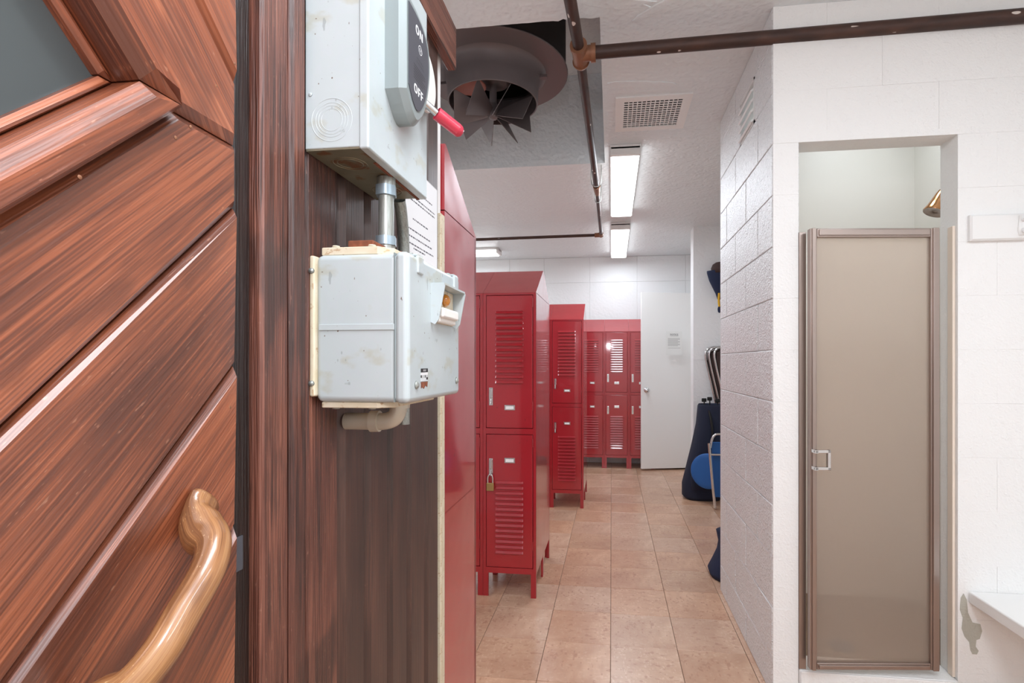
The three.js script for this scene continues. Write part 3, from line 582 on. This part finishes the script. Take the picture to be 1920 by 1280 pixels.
// motor starter box below it
{
  const d0 = 0.675, d1 = 0.908, y0 = 1.264, y1 = 1.474, xb = -0.297, xf = -0.28;
  const s = thing('motor_starter_box', 'pale grey steel starter box with amber lamp and white rocker', 'starter box', [WX, y0, (d0 + d1) / 2]);
  obj('back_plate', box(WX, WX + 0.008, y0 + 0.008, y1 - 0.002, d0 - 0.006, d1 + 0.006, 0.003), M.cream, s);
  const body = obj('enclosure', box(WX + 0.006, xb, y0, y1, d0, d1, 0.009), M.enamel, s);
  obj('seam_band', box(WX + 0.012, xb - 0.004, 1.366, 1.3745, d0 - 0.0016, d0 + 0.002, 0.0006), M.enamel, body);
  for (const y of [1.291, 1.45]) obj('screw', lathe([[0, 0], [0.0042, 0], [0.0036, 0.003], [0, 0.0036]], [WX + 0.004, y, d0 - 0.0055], [0, 0, -1], 16), M.galv, s);
  const cover = obj('cover', box(xb - 0.004, xf, y0 - 0.001, y1 + 0.002, d0 - 0.002, d1 + 0.004, 0.0085), M.enamel, s);
  obj('gasket', box(xb - 0.005, xb - 0.0036, y0 + 0.001, y1, d0 - 0.0006, d1 + 0.001), M.enamelDark, s);
  // shroud round the lamp and rocker
  const sa = 0.762, sb = 0.872, yt = 1.4445, yb = 1.384, pr = 0.024;
  const flap = (a) => { const sh = new THREE.Shape([[0, yb], [0.008, yb - 0.004], [0.014, yb + 0.004], [pr, yt - 0.004], [pr - 0.003, yt], [0, yt]].map((p) => new THREE.Vector2(p[0], p[1]))); const g = new THREE.ExtrudeGeometry(sh, { depth: 0.0025, bevelEnabled: false }); g.translate(xf - 0.001, 0, -a - 0.00125); return planarUV(flat(g)); };
  const hood = obj('lamp_shroud', [flap(sa), flap(sb), box(xf - 0.001, xf + pr - 0.002, yt - 0.0025, yt + 0.0005, sa - 0.001, sb + 0.001)], M.enamel, cover);
  obj('recess_plate', box(xf - 0.0005, xf + 0.0015, yb, yt - 0.004, sa + 0.004, sb - 0.004, 0.0007), M.cream, hood);
  obj('amber_lamp', lathe([[0, 0], [0.011, 0], [0.011, 0.004], [0.0085, 0.008], [0.004, 0.0105], [0, 0.011]], [xf + 0.001, 1.424, 0.82], [1, 0, 0], 10), M.amber, cover);
  obj('rocker', [box(xf + 0.001, xf + 0.016, 1.392, 1.4085, 0.775, 0.856, 0.004), box(xf + 0.001, xf + 0.010, 1.3845, 1.396, 0.775, 0.858, 0.003)], M.plasticWhite, cover);
  for (const d of [0.715, 0.885]) { const l = obj('latch_clip', [box(xf - 0.003, xf + 0.0028, y1 - 0.024, y1 + 0.002, d - 0.011, d + 0.011, 0.0022), box(xf - 0.018, xf + 0.001, y1 + 0.001, y1 + 0.004, d - 0.011, d + 0.011, 0.001)], M.enamel, cover); obj('screw', lathe([[0, 0], [0.005, 0], [0.004, 0.003], [0, 0.004]], [xf - 0.012, y1 + 0.0035, d - 0.006], [0, 1, 0], 14), M.galv, l); }
  for (const [y, d] of [[1.288, 0.702], [1.288, 0.892]]) obj('screw', lathe([[0, 0], [0.0062, 0], [0.0056, 0.002], [0.003, 0.004], [0, 0.0042]], [xf - 0.0002, y, d], [1, 0, 0], 18), M.galv, cover);
  const rt = canvasTex(128, 200, (c, W, H) => { c.fillStyle = '#b9bbbb'; c.fillRect(0, 0, W, H); c.fillStyle = '#151515'; c.fillRect(0, 0, W, 60); c.fillStyle = '#909090'; c.fillRect(34, 14, 62, 32); c.fillStyle = '#e3e3e3'; c.fillRect(0, 64, W, 40); c.fillStyle = '#222'; c.fillRect(0, 104, 12, 40); c.fillRect(70, 104, 14, 40); c.fillStyle = '#cfd2d4'; c.fillRect(0, 150, W, 50); c.fillStyle = '#111'; c.fillRect(96, 140, 32, 40); });
  const rg = box(xf - 0.0004, xf + 0.0007, 1.2925, 1.3115, 0.7195, 0.747); { const u = rg.attributes.uv, p = rg.attributes.position; for (let i = 0; i < u.count; i++) u.setXY(i, (-p.getZ(i) - 0.7195) / 0.0275, (p.getY(i) - 1.2925) / 0.019); }
  obj('rating_label', rg, std({ map: rt, roughness: 0.35 }), cover);
  obj('rust_patch', wallShape([[0.7195, 1.2915], [0.747, 1.2915], [0.745, 1.283], [0.738, 1.286], [0.731, 1.281], [0.724, 1.284], [0.72, 1.282]], xf - 0.0004, 0.0009), M.rust, cover);
  // top and bottom gland plates
  const gp = [[-0.412, 0.683], [-0.33, 0.683], [-0.312, 0.7], [-0.312, 0.86], [-0.412, 0.86]];
  const plate = (y, h, mat, n) => { const sh = new THREE.Shape(gp.map((p) => new THREE.Vector2(p[0], p[1]))); const g = new THREE.ExtrudeGeometry(sh, { depth: h, bevelEnabled: true, bevelSize: 0.001, bevelThickness: 0.001, bevelSegments: 1 }); g.rotateX(-Math.PI / 2).translate(0, y, 0); return obj(n, planarUV(flat(g)), mat, s); };
  const top = plate(y1 + 0.001, 0.0095, M.cream, 'gland_plate'); plate(y0 - 0.0075, 0.0065, M.cream, 'gland_plate');
  for (const [x, d] of [[-0.396, 0.69], [-0.341, 0.69]]) { obj('screw', lathe([[0, 0], [0.006, 0], [0.005, 0.003], [0, 0.0035]], [x, y1 + 0.012, d], [0, 1, 0], 14), M.cream, top); obj('screw', lathe([[0, 0], [0.006, 0], [0.005, 0.003], [0, 0.0035]], [x, y0 - 0.0075, d], [0, -1, 0], 14), M.galv, s); }
  obj('rusty_nut', box(-0.392, -0.352, y1 + 0.011, y1 + 0.029, 0.715, 0.76, 0.002), M.rust, top);
  obj('rusty_washer', box(-0.375, -0.318, y1 + 0.011, y1 + 0.017, 0.74, 0.81, 0.002), M.rust, top);
}
{ // rigid nipple between the two boxes
  const x = -0.358, d = 0.772, s = thing('conduit_nipple', 'short galvanised conduit joining the two grey boxes', 'conduit', [x, 1.49, d]);
  obj('pipe', cyl([x, 1.492, d], [x, 1.617, d], 0.0118, 0.0118, 28), M.galv, s);
  for (const [a, b] of [[1.586, 1.602], [1.507, 1.521]]) { const g = cyl([x, a, d], [x, b, d], 0.0172, 0.0172, 6); g.translate(-x, 0, d).rotateY(0.3).translate(x, 0, -d); obj('hex_nut', g, M.zinc, s); }
  obj('thread', cyl([x, 1.6, d], [x, 1.6145, d], 0.0145, 0.0145, 24), M.galv, s); obj('thread', cyl([x, 1.4935, d], [x, 1.507, d], 0.0135, 0.0135, 24), M.galv, s);
  const b = thing('conduit_bend', 'bent galvanised conduit passing behind the starter box', 'conduit', [-0.402, 1.3, 0.93]);
  obj('pipe', tube([[-0.385, 1.6175, 0.885], [-0.388, 1.6, 0.9], [-0.397, 1.57, 0.93], [-0.402, 1.53, 0.945], [-0.403, 1.46, 0.948], [-0.403, 1.38, 0.948], [-0.403, 1.2, 0.948]], 0.0108, 50, 20), M.galv, b);
  const e = thing('conduit_elbow', 'galvanised conduit elbow under the starter box going into the wall', 'conduit', [-0.38, 1.22, 0.77]);
  obj('elbow', tube([[-0.338, 1.2565, 0.775], [-0.339, 1.246, 0.775], [-0.345, 1.233, 0.775], [-0.36, 1.2265, 0.774], [-0.385, 1.226, 0.773], [-0.426, 1.226, 0.772]], 0.0135, 40, 22), M.palePaint, e);
  obj('collar', cyl([-0.37, 1.2263, 0.774], [-0.384, 1.226, 0.773], 0.017, 0.017, 28), M.palePaint, e);
  obj('collar', cyl([-0.338, 1.2565, 0.775], [-0.3385, 1.249, 0.775], 0.0175, 0.0175, 28), M.palePaint, e);
}
{ // typed instruction sheet on the planks
  const pt = canvasTex(512, 660, (c, W, H) => {
    c.fillStyle = '#efeff1'; c.fillRect(0, 0, W, H); c.strokeStyle = '#aaa'; c.lineWidth = 3; c.strokeRect(2, 2, W - 4, H - 4); c.fillStyle = '#55555c';
    const row = (y, a, b) => { for (let x = a; x < b;) { const l = 8 + 26 * hash(Math.round(x), y, 3); c.fillRect(x, y, Math.min(l, b - x), 7); x += l + 6; } };
    row(60, 210, 300); row(110, 50, 430); row(150, 50, 470); row(170, 50, 470); row(262, 170, 370); row(320, 50, 400); row(356, 50, 430); row(392, 50, 450); row(410, 180, 330); row(452, 50, 440); row(472, 50, 470);
  });
  const s = thing('instruction_sheet', 'typed instruction sheet on the planks behind the grey boxes', 'notice', [WX, 1.46, 1.08]);
  const g = box(WX + 0.0006, WX + 0.0016, 1.462, 1.742, 0.966, 1.196); { const u = g.attributes.uv, p = g.attributes.position; for (let i = 0; i < u.count; i++) u.setXY(i, (-p.getZ(i) - 0.966) / 0.23, (p.getY(i) - 1.462) / 0.28); }
  obj('sheet', g, std({ map: pt, roughness: 0.7 }), s);
}

// ---------------------------------------------------------------- exhaust fan in the ceiling shaft
{
  const cx = -0.648, cd = 2.73, s = thing('exhaust_fan', 'dark grey exhaust fan hanging in the ceiling shaft', 'fan', [cx, 2.9, cd]);
  obj('flange_plate', lathe([[0.27, 2.9], [0.405, 2.9], [0.412, 2.905], [0.405, 2.912], [0.27, 2.912]], [cx, 0, cd], [0, 1, 0], 72), M.fan, s);
  obj('collar', lathe([[0.3, 2.902], [0.285, 2.898], [0.262, 2.88], [0.25, 2.83], [0.246, 2.745], [0.24, 2.742], [0.236, 2.745], [0.24, 2.83], [0.25, 2.88], [0.27, 2.902]], [cx, 0, cd], [0, 1, 0], 72), M.fan, s);
  obj('mesh_drum', lathe([[0.4, 2.912], [0.4, 3.34]], [cx, 0, cd], [0, 1, 0], 64), M.mesh, s);
  obj('motor', lathe([[0, 3.0], [0.08, 3.0], [0.09, 2.99], [0.09, 2.86], [0.07, 2.85], [0.02, 2.84], [0.02, 2.7]].reverse(), [cx, 0, cd], [0, 1, 0], 32), M.fan, s);
  obj('motor_shield', lathe([[0, 2.79], [0.085, 2.792], [0.09, 2.797], [0.085, 2.803], [0, 2.804]], [-0.755, 0, 2.635], [0, 1, 0], 40), M.fanRed, s);
  obj('hub', lathe([[0, 2.66], [0.02, 2.662], [0.028, 2.675], [0.028, 2.74], [0, 2.742]], [cx, 0, cd], [0, 1, 0], 24), M.fan, s);
  const sh = new THREE.Shape([[0.02, -0.02], [0.205, -0.1], [0.225, 0.085], [0.02, 0.02]].map((p) => new THREE.Vector2(p[0], p[1])));
  const bg = new THREE.ExtrudeGeometry(sh, { depth: 0.003, bevelEnabled: false }); bg.translate(0, 0, -0.0015); bg.rotateX(-0.5);
  for (let k = 0; k < 8; k++) { const m = addMesh('blade', bg, M.fan, s, [cx, 2.69, cd]); m.rotation.y = k * Math.PI / 4 + 0.5; }
  obj('cross_bar', [box(cx - 0.3, cx + 0.3, 2.865, 2.88, cd - 0.015, cd + 0.015)], M.fan, s);
}
// ---------------------------------------------------------------- pipework under the ceiling
{
  const H = 2.6, J = [-0.131, H, 2.1], s = thing('steam_pipe', 'dark brown ceiling pipe with a tee and flaking white paint', 'pipe', J);
  obj('pipe_run', cyl([-0.2, H, 0.6], J, 0.0225, 0.0225), M.pipe, s);
  obj('pipe_run', cyl(J, [-0.108, H, 3.78], 0.0205, 0.0205), M.pipe, s);
  obj('pipe_run', cyl([-0.108, H, 3.78], [-0.106, H, 5.1], 0.0155, 0.0155), M.pipe, s);
  obj('pipe_run', cyl([-0.106, H, 5.1], [-2.58, H, 5.16], 0.0145, 0.0145), M.pipe, s);
  obj('pipe_branch', cyl(J, [2.395, H, 2.06], 0.026, 0.026), M.pipe, s);
  obj('tee', [cyl([-0.133, H, 2.05], [-0.13, H, 2.16], 0.031, 0.031, 28), cyl(J, [-0.075, H, 2.1], 0.03, 0.03, 28), cyl([-0.085, H, 2.1], [-0.066, H, 2.1], 0.036, 0.036, 28), cyl([-0.1335, H, 2.04], [-0.133, H, 2.056], 0.035, 0.035, 28), cyl([-0.13, H, 2.154], [-0.1298, H, 2.172], 0.036, 0.03, 28)], M.fitting, s);
  obj('reducer', [cyl([-0.1088, H, 3.68], [-0.108, H, 3.8], 0.027, 0.023, 24), cyl([-0.108, H, 3.8], [-0.108, H, 3.86], 0.021, 0.018, 24)], M.fitting, s);
  obj('elbow', [lathe([[0, -0.028], [0.02, -0.02], [0.028, 0], [0.02, 0.02], [0, 0.028]], [-0.106, H, 5.1], [0, 1, 0], 24), cyl([-0.106, H, 5.04], [-0.106, H, 5.1], 0.023), cyl([-0.106, H, 5.1], [-0.17, H, 5.102], 0.022)], M.fitting, s);
  obj('hanger', [tube([[-0.145, CE, 3.6], [-0.143, H, 3.6], [-0.126, H - 0.03, 3.6], [-0.109, H - 0.034, 3.6], [-0.092, H - 0.03, 3.6], [-0.075, H, 3.6], [-0.073, CE, 3.6]], 0.003, 40, 8), tube([[-0.13, CE, 4.0], [-0.13, H, 4.0], [-0.108, H - 0.022, 4.0], [-0.086, H, 4.0], [-0.086, CE, 4.0]], 0.003, 40, 8)], M.galv, s);
}
// ---------------------------------------------------------------- ceiling register and lamps
{
  const s = thing('ceiling_register', 'white square ceiling vent grille with dark slots', 'vent', [(RG.x0 + RG.x1) / 2, CE, (RG.d0 + RG.d1) / 2]);
  const e = 0.035, y0 = CE - 0.008;
  obj('frame', [box(RG.x0 - e, RG.x1 + e, y0, CE, RG.d0 - e, RG.d0 + 0.012), box(RG.x0 - e, RG.x1 + e, y0, CE, RG.d1 - 0.012, RG.d1 + e), box(RG.x0 - e, RG.x0 + 0.012, y0, CE, RG.d0 + 0.012, RG.d1 - 0.012), box(RG.x1 - 0.012, RG.x1 + e, y0, CE, RG.d0 + 0.012, RG.d1 - 0.012)], M.white, s);
  const ga = chamfer(RG.x1 - RG.x0 - 0.024, 0.004, 0.009, 0.0008), gb = chamfer(0.0055, 0.0045, RG.d1 - RG.d0 - 0.024, 0.001);
  for (let k = 1; k < 12; k++) addMesh('grille_bar', ga, M.white, s, [(RG.x0 + RG.x1) / 2, CE - 0.004, RG.d0 + 0.012 + (RG.d1 - RG.d0 - 0.024) * k / 12]);
  for (let k = 1; k < 13; k++) addMesh('grille_bar', gb, M.white, s, [RG.x0 + 0.012 + (RG.x1 - RG.x0 - 0.024) * k / 13, CE - 0.0038, (RG.d0 + RG.d1) / 2]);
  obj('damper_lever', box(0.21, 0.235, CE - 0.014, CE - 0.004, RG.d1 - 0.02, RG.d1 - 0.008, 0.003), M.white, s);
}
function lamp(label, x0, x1, d0, d1, k = 1, group = 'fluorescent ceiling lamps') {
  const cx = (x0 + x1) / 2, cd = (d0 + d1) / 2, s = thing('ceiling_lamp', label, 'lamp', [cx, CE, cd], group);
  const along = d1 - d0 > x1 - x0;
  obj('housing', box(x0, x1, CE - 0.03, CE, d0, d1, 0.004), M.white, s);
  const c = 0.03;
  obj('lens', along ? box(x0 + 0.008, x1 - 0.008, CE - 0.075, CE - 0.028, d0 + c, d1 - c, 0.012) : box(x0 + c, x1 - c, CE - 0.075, CE - 0.028, d0 + 0.008, d1 - 0.008, 0.012), M.lens, s);
  for (const e of [0, 1]) obj('end_cap', along ? box(x0, x1, CE - 0.068, CE - 0.01, e ? d1 - c : d0, e ? d1 : d0 + c, 0.006) : box(e ? x1 - c : x0, e ? x1 : x0 + c, CE - 0.068, CE - 0.01, d0, d1, 0.006), M.white, s);
  const l = new THREE.RectAreaLight(0xe9f4ff, LAMP * k, along ? x1 - x0 - 0.02 : x1 - x0 - 0.08, along ? d1 - d0 - 0.08 : d1 - d0 - 0.02);
  l.name = 'lamp_light'; l.position.set(0, -0.079, 0); l.lookAt(l.position.x, l.position.y - 1, l.position.z); l.rotation.set(-Math.PI / 2, 0, 0); s.add(l);
}
lamp('large fluorescent ceiling lamp nearest the square vent grille', -0.01, 0.185, 3.28, 4.68, 1.15);
lamp('fluorescent ceiling lamp above the far red lockers', -0.01, 0.185, 5.1, 6.5, 0.75);
lamp('fluorescent ceiling lamp seen over the padlocked locker', -2.4, -1.36, 6.0, 6.2);
lamp('unseen fluorescent lamp added over the first locker bay', -2.4, -1.4, 2.1, 2.3);  // added out of view to brighten the block wall along the corridor
lamp('unseen fluorescent lamp added over the second locker bay', -2.4, -1.4, 3.85, 4.05);  // second added bay lamp, also unseen, for the same wall
lamp('fluorescent ceiling lamp over the entrance beside the wooden door', 0.02, 0.6, -0.4, 0.82, 0.56);
lamp('fluorescent ceiling lamp over the bench side of the entrance', 1.6, 1.9, -0.9, 0.5, 0.75);
lamp('small unseen lamp added to brighten the shower stall', 1.15, 1.4, 2.4, 2.65, 0.7, 'added shower lamp');  // added out of view to lift the dark stall and its glass

// ---------------------------------------------------------------- shower door, shower head, hook rail, bench
{
  const hx = 1.235, s = thing('shower_door', 'bronze framed shower door with obscure glass', 'shower door', [hx, 0.152, 2.105]);
  const y0 = 0.152, y1 = 1.832, w = 0.49;            // hinged on the right, a touch ajar
  const bar = (n, x0, x1, a, b, m = M.bronze) => obj(n, [box(hx + x0, hx + x1, a, b, 2.093, 2.117, 0.003), box(hx + x0 + 0.006, hx + x1 - 0.006, a + (b - a > 0.1 ? 0 : 0.006), b - (b - a > 0.1 ? 0 : 0.006), 2.087, 2.1, 0.002)], m, s);
  bar('frame_stile', -w, -w + 0.026, y0, y1); bar('frame_stile', -0.034, 0, y0, y1);
  bar('frame_rail', -w + 0.026, -0.034, y1 - 0.034, y1); bar('frame_rail', -w + 0.026, -0.034, y0, y0 + 0.026);
  obj('glass', box(hx - w + 0.022, hx - 0.03, y0 + 0.022, y1 - 0.03, 2.103, 2.108), M.glassDoor, s);
  const hy = 0.955;
  obj('handle', [box(hx - w + 0.003, hx - w + 0.062, hy + 0.026, hy + 0.038, 2.062, 2.076, 0.002), box(hx - w + 0.003, hx - w + 0.062, hy - 0.038, hy - 0.026, 2.062, 2.076, 0.002), box(hx - w + 0.05, hx - w + 0.062, hy - 0.038, hy + 0.038, 2.062, 2.076, 0.002), box(hx - w + 0.003, hx - w + 0.015, hy + 0.026, hy + 0.038, 2.062, 2.09), box(hx - w + 0.003, hx - w + 0.015, hy - 0.038, hy - 0.026, 2.062, 2.09)], M.chrome, s);
  s.rotation.y = 0.115;
  const j = thing('jamb_channel', 'aluminium jamb channel left of the shower door', 'channel', [0.735, 0.125, 2.12]);
  obj('channel', [box(0.7255, 0.7315, 0.126, 1.83, 2.1, 2.14, 0.001), box(0.7255, 0.752, 0.126, 1.83, 2.084, 2.1, 0.002)], M.bronze, j);
  const k = thing('jamb_strip', 'narrow wooden jamb strip right of the shower door', 'strip', [1.28, 0.125, 2.13]);
  obj('strip', box(1.284, 1.2945, 0.126, 1.84, 2.1, 2.13, 0.002), M.paleWood, k);
}
{
  const h = thing('shower_head', 'bell shaped copper shower head inside the stall', 'shower head', [1.47, 2.05, 2.45]);
  const A = [1.418, 1.985, 2.44], dir = [0.42, 0.9, 0.02];
  obj('bell', lathe([[0.044, 0], [0.0455, 0.004], [0.04, 0.02], [0.0345, 0.045], [0.029, 0.08], [0.024, 0.1], [0.017, 0.112], [0, 0.113]], A, dir, 40), M.copper, h);
  obj('spray_face', lathe([[0, 0.008], [0.012, 0.008], [0.014, 0.004], [0.03, 0.003], [0.044, 0.0005]], A, dir, 40), M.bronze, h);
  obj('arm', tube([[1.462, 2.083, 2.442], [1.475, 2.105, 2.442], [1.51, 2.13, 2.443], [1.57, 2.135, 2.445], [1.617, 2.135, 2.446]], 0.0095, 30, 14), M.copper, h);
}
{
  const x0 = 1.328, s = thing('coat_rail', 'white painted board with coat hooks beside the shower', 'coat rail', [1.8, 1.772, 2.09]);
  obj('board', faceShape(rect(x0, 2.3, 1.775, 1.872), 2.0885, 0.02, 0.006), M.white, s);
  for (const x of [1.5, 1.78, 2.06]) {
    obj('hook', [faceShape([[x - 0.012, 1.79], [x + 0.012, 1.79], [x + 0.016, 1.81], [x + 0.012, 1.862], [x - 0.012, 1.862], [x - 0.016, 1.81]], 2.069, 0.005, 0.001), tube([[x, 1.845, 2.066], [x, 1.85, 2.045], [x - 0.002, 1.864, 2.018], [x - 0.002, 1.885, 2.005]], 0.0065, 24, 12), tube([[x, 1.81, 2.066], [x, 1.798, 2.05], [x, 1.798, 2.034], [x, 1.812, 2.026]], 0.0065, 24, 12), lathe([[0, -0.01], [0.008, -0.006], [0.01, 0], [0.008, 0.006], [0, 0.01]], [x - 0.002, 1.887, 2.005], [0, 1, 0], 14), lathe([[0, -0.01], [0.008, -0.006], [0.01, 0], [0.008, 0.006], [0, 0.01]], [x, 1.815, 2.025], [0, 1, 0], 14)], M.white, s);
  }
  const b = thing('bench', 'white painted wall bench right of the shower', 'bench', [1.85, 0, 1.9]);
  obj('seat', box(1.331, 2.395, 0.418, 0.462, 1.68, 2.087, 0.006), M.white, b);
  for (const x of [1.75, 2.3]) obj('bracket', [box(x - 0.02, x + 0.02, 0, 0.418, 1.72, 1.76), box(x - 0.02, x + 0.02, 0.37, 0.418, 1.72, 2.087)], M.white, b);
}

// ---------------------------------------------------------------- things stored in the recess on the right
{
  const s = thing('golf_bag', 'tall navy golf bag leaning on the white pier', 'golf bag', [0.9, 0, 5.1]);
  obj('bag', loft([[0.88, 0.0, 5.08, 0.001, 0.001], [0.88, 0.0, 5.1, 0.16, 0.125, 0.7], [0.87, 0.03, 5.1, 0.185, 0.125, 0.7], [0.875, 0.14, 5.1, 0.19, 0.125, 0.7], [0.9, 0.3, 5.105, 0.175, 0.125, 0.7], [0.93, 0.5, 5.11, 0.155, 0.13, 0.7], [0.96, 0.72, 5.13, 0.135, 0.12, 0.7], [0.975, 0.9, 5.15, 0.13, 0.115, 0.7], [0.976, 0.915, 5.15, 0.122, 0.108, 0.7], [0.976, 0.88, 5.15, 0.11, 0.1, 0.7], [0.976, 0.87, 5.15, 0.001, 0.001, 0.7]]), M.navy, s);
  obj('pocket', loft([[0.83, 0.1, 5.0, 0.001, 0.001], [0.83, 0.1, 5.0, 0.07, 0.035, 0.7], [0.835, 0.2, 5.0, 0.085, 0.04, 0.7], [0.86, 0.4, 5.01, 0.075, 0.035, 0.7], [0.87, 0.45, 5.02, 0.06, 0.02, 0.7], [0.87, 0.455, 5.02, 0.001, 0.001]]), M.navy, s);
  obj('strap', tube([[0.93, 0.86, 5.04], [0.945, 0.75, 5.0], [0.955, 0.6, 4.985], [0.955, 0.45, 4.985], [0.94, 0.36, 4.99]], 0.011, 30, 8), M.black, s);
  for (const [x, d, h, l] of [[0.9, 5.12, 0.955, 'leftmost dark golf club head above the navy bag'], [0.96, 5.16, 0.965, 'middle dark golf club head above the navy bag'], [1.03, 5.13, 0.95, 'rightmost dark golf club head above the navy bag']]) {
    const c = thing('golf_club', l, 'golf club', [x, 0.87, d], 'golf clubs in the bag');
    obj('shaft', cyl([x, 0.872, d], [x, h, d], 0.006, 0.006, 10), M.black, c);
    obj('head', box(x - 0.025, x + 0.022, h - 0.018, h + 0.018, d - 0.01, d + 0.01, 0.008), M.black, c);
  }
}
function foldChair(label, x, d, lean) {            // folded chair on edge: tube hoop with a padded back
  const s = thing('folding_chair', label, 'chair', [x + 0.2, 0, d], 'folded chairs in the recess');
  const q = (u, h) => [x + u + (1.48 - h) * lean, h, d];
  obj('frame', tube([q(0, 0.012), q(0, 0.5), q(0, 1.0), q(0, 1.32), q(0.012, 1.42), q(0.05, 1.465), q(0.12, 1.48), q(0.25, 1.48), q(0.33, 1.465), q(0.37, 1.42), q(0.38, 1.32), q(0.38, 0.9), q(0.38, 0.012)], 0.011, 90, 12), M.chrome, s);
  const P = [q(0.014, 0.62), q(0.366, 0.62), q(0.366, 1.34), q(0.345, 1.42), q(0.25, 1.462), q(0.13, 1.462), q(0.035, 1.42), q(0.014, 1.34)];
  obj('back', faceShape(P.map((p) => [p[0], p[1]]), d + 0.012, 0.022, 0.005), M.brownCloth, s);
}
foldChair('rearmost folded chair with brown back and metal hoop frame', 0.925, 5.335, 0.22);
foldChair('middle folded chair with brown back and metal hoop frame', 0.957, 5.3, 0.22);
foldChair('front folded chair of the three with metal hoop frame', 1.0, 5.265, 0.22);
{
  const s = thing('beach_chair', 'folded blue fabric chair with a pale metal frame', 'chair', [1.05, 0, 4.74]), D = 4.72;
  obj('frame', [tube([[0.925, 0.012, D], [0.905, 0.2, D], [0.888, 0.4, D], [0.873, 0.58, D], [0.872, 0.595, D]], 0.0125, 30, 10), tube([[0.888, 0.55, D + 0.02], [0.9, 0.62, D + 0.02], [0.92, 0.66, D + 0.02], [0.96, 0.675, D + 0.02], [1.16, 0.675, D + 0.02], [1.2, 0.64, D + 0.02], [1.21, 0.5, D + 0.02], [1.21, 0.012, D + 0.02]], 0.011, 60, 10), cyl([0.885, 0.49, D + 0.015], [1.21, 0.49, D + 0.015], 0.01)], M.chrome, s);
  obj('fabric', faceShape([[0.93, 0.1], [1.205, 0.1], [1.205, 0.6], [0.9, 0.6]], D + 0.05, 0.02, 0.005), M.blue, s);
  obj('round_cushion', lathe([[0, -0.018], [0.12, -0.018], [0.155, -0.012], [0.163, 0], [0.155, 0.012], [0.12, 0.018], [0, 0.018]], [0.882, 0.32, 4.82], [-0.45, 0.08, -0.88], 48), M.blue, s);  // round blue cushion, grouped with the chair frame
}
{
  const s = thing('navy_duffel', 'slumped navy bag on the floor past the block wall', 'bag', [0.8, 0, 3.27]);
  obj('bag', loft([[0.8, 0.0, 3.27, 0.001, 0.001], [0.8, 0.0, 3.27, 0.19, 0.16, 0.8], [0.8, 0.03, 3.27, 0.2, 0.17, 0.8], [0.81, 0.08, 3.27, 0.185, 0.16, 0.8], [0.82, 0.15, 3.27, 0.165, 0.14, 0.8], [0.83, 0.2, 3.28, 0.165, 0.12, 0.8], [0.83, 0.27, 3.28, 0.18, 0.1, 0.8], [0.84, 0.29, 3.28, 0.16, 0.06, 0.8], [0.84, 0.295, 3.28, 0.001, 0.001]]), M.navyBlue, s);
}
{
  const s = thing('hanging_bag', 'navy and brown bag hanging on the pier with yellow strap', 'bag', [1.09, 1.82, 5.28]);
  obj('body', loft([[1.1, 1.96, 5.29, 0.001, 0.001], [1.1, 1.96, 5.29, 0.04, 0.02], [1.1, 2.02, 5.29, 0.06, 0.04], [1.1, 2.08, 5.285, 0.09, 0.06], [1.1, 2.15, 5.28, 0.125, 0.07], [1.105, 2.22, 5.28, 0.15, 0.07], [1.11, 2.245, 5.28, 0.157, 0.07], [1.11, 2.25, 5.28, 0.12, 0.06], [1.11, 2.25, 5.28, 0.001, 0.001]], 28), M.navyBlue, s);
  obj('flap', loft([[1.11, 2.22, 5.27, 0.001, 0.001], [1.11, 2.22, 5.27, 0.11, 0.075], [1.11, 2.27, 5.27, 0.118, 0.08], [1.11, 2.31, 5.28, 0.1, 0.07], [1.11, 2.33, 5.28, 0.07, 0.05], [1.11, 2.335, 5.28, 0.001, 0.001]]), M.brownCloth, s);
  obj('strap', tube([[1.07, 2.02, 5.26], [1.066, 1.95, 5.26], [1.072, 1.88, 5.26]], 0.011, 20, 8), M.yellow, s);
  obj('strap_end', loft([[1.072, 1.82, 5.26, 0.001, 0.001], [1.072, 1.83, 5.26, 0.014, 0.01], [1.072, 1.86, 5.26, 0.018, 0.012], [1.072, 1.885, 5.26, 0.012, 0.01], [1.072, 1.89, 5.26, 0.001, 0.001]], 14), M.navyBlue, s);
  obj('hook', [cyl([1.11, 2.33, 5.369], [1.11, 2.34, 5.28], 0.005, 0.005, 10)], M.galv, s);
}
renderer.render(scene, camera);
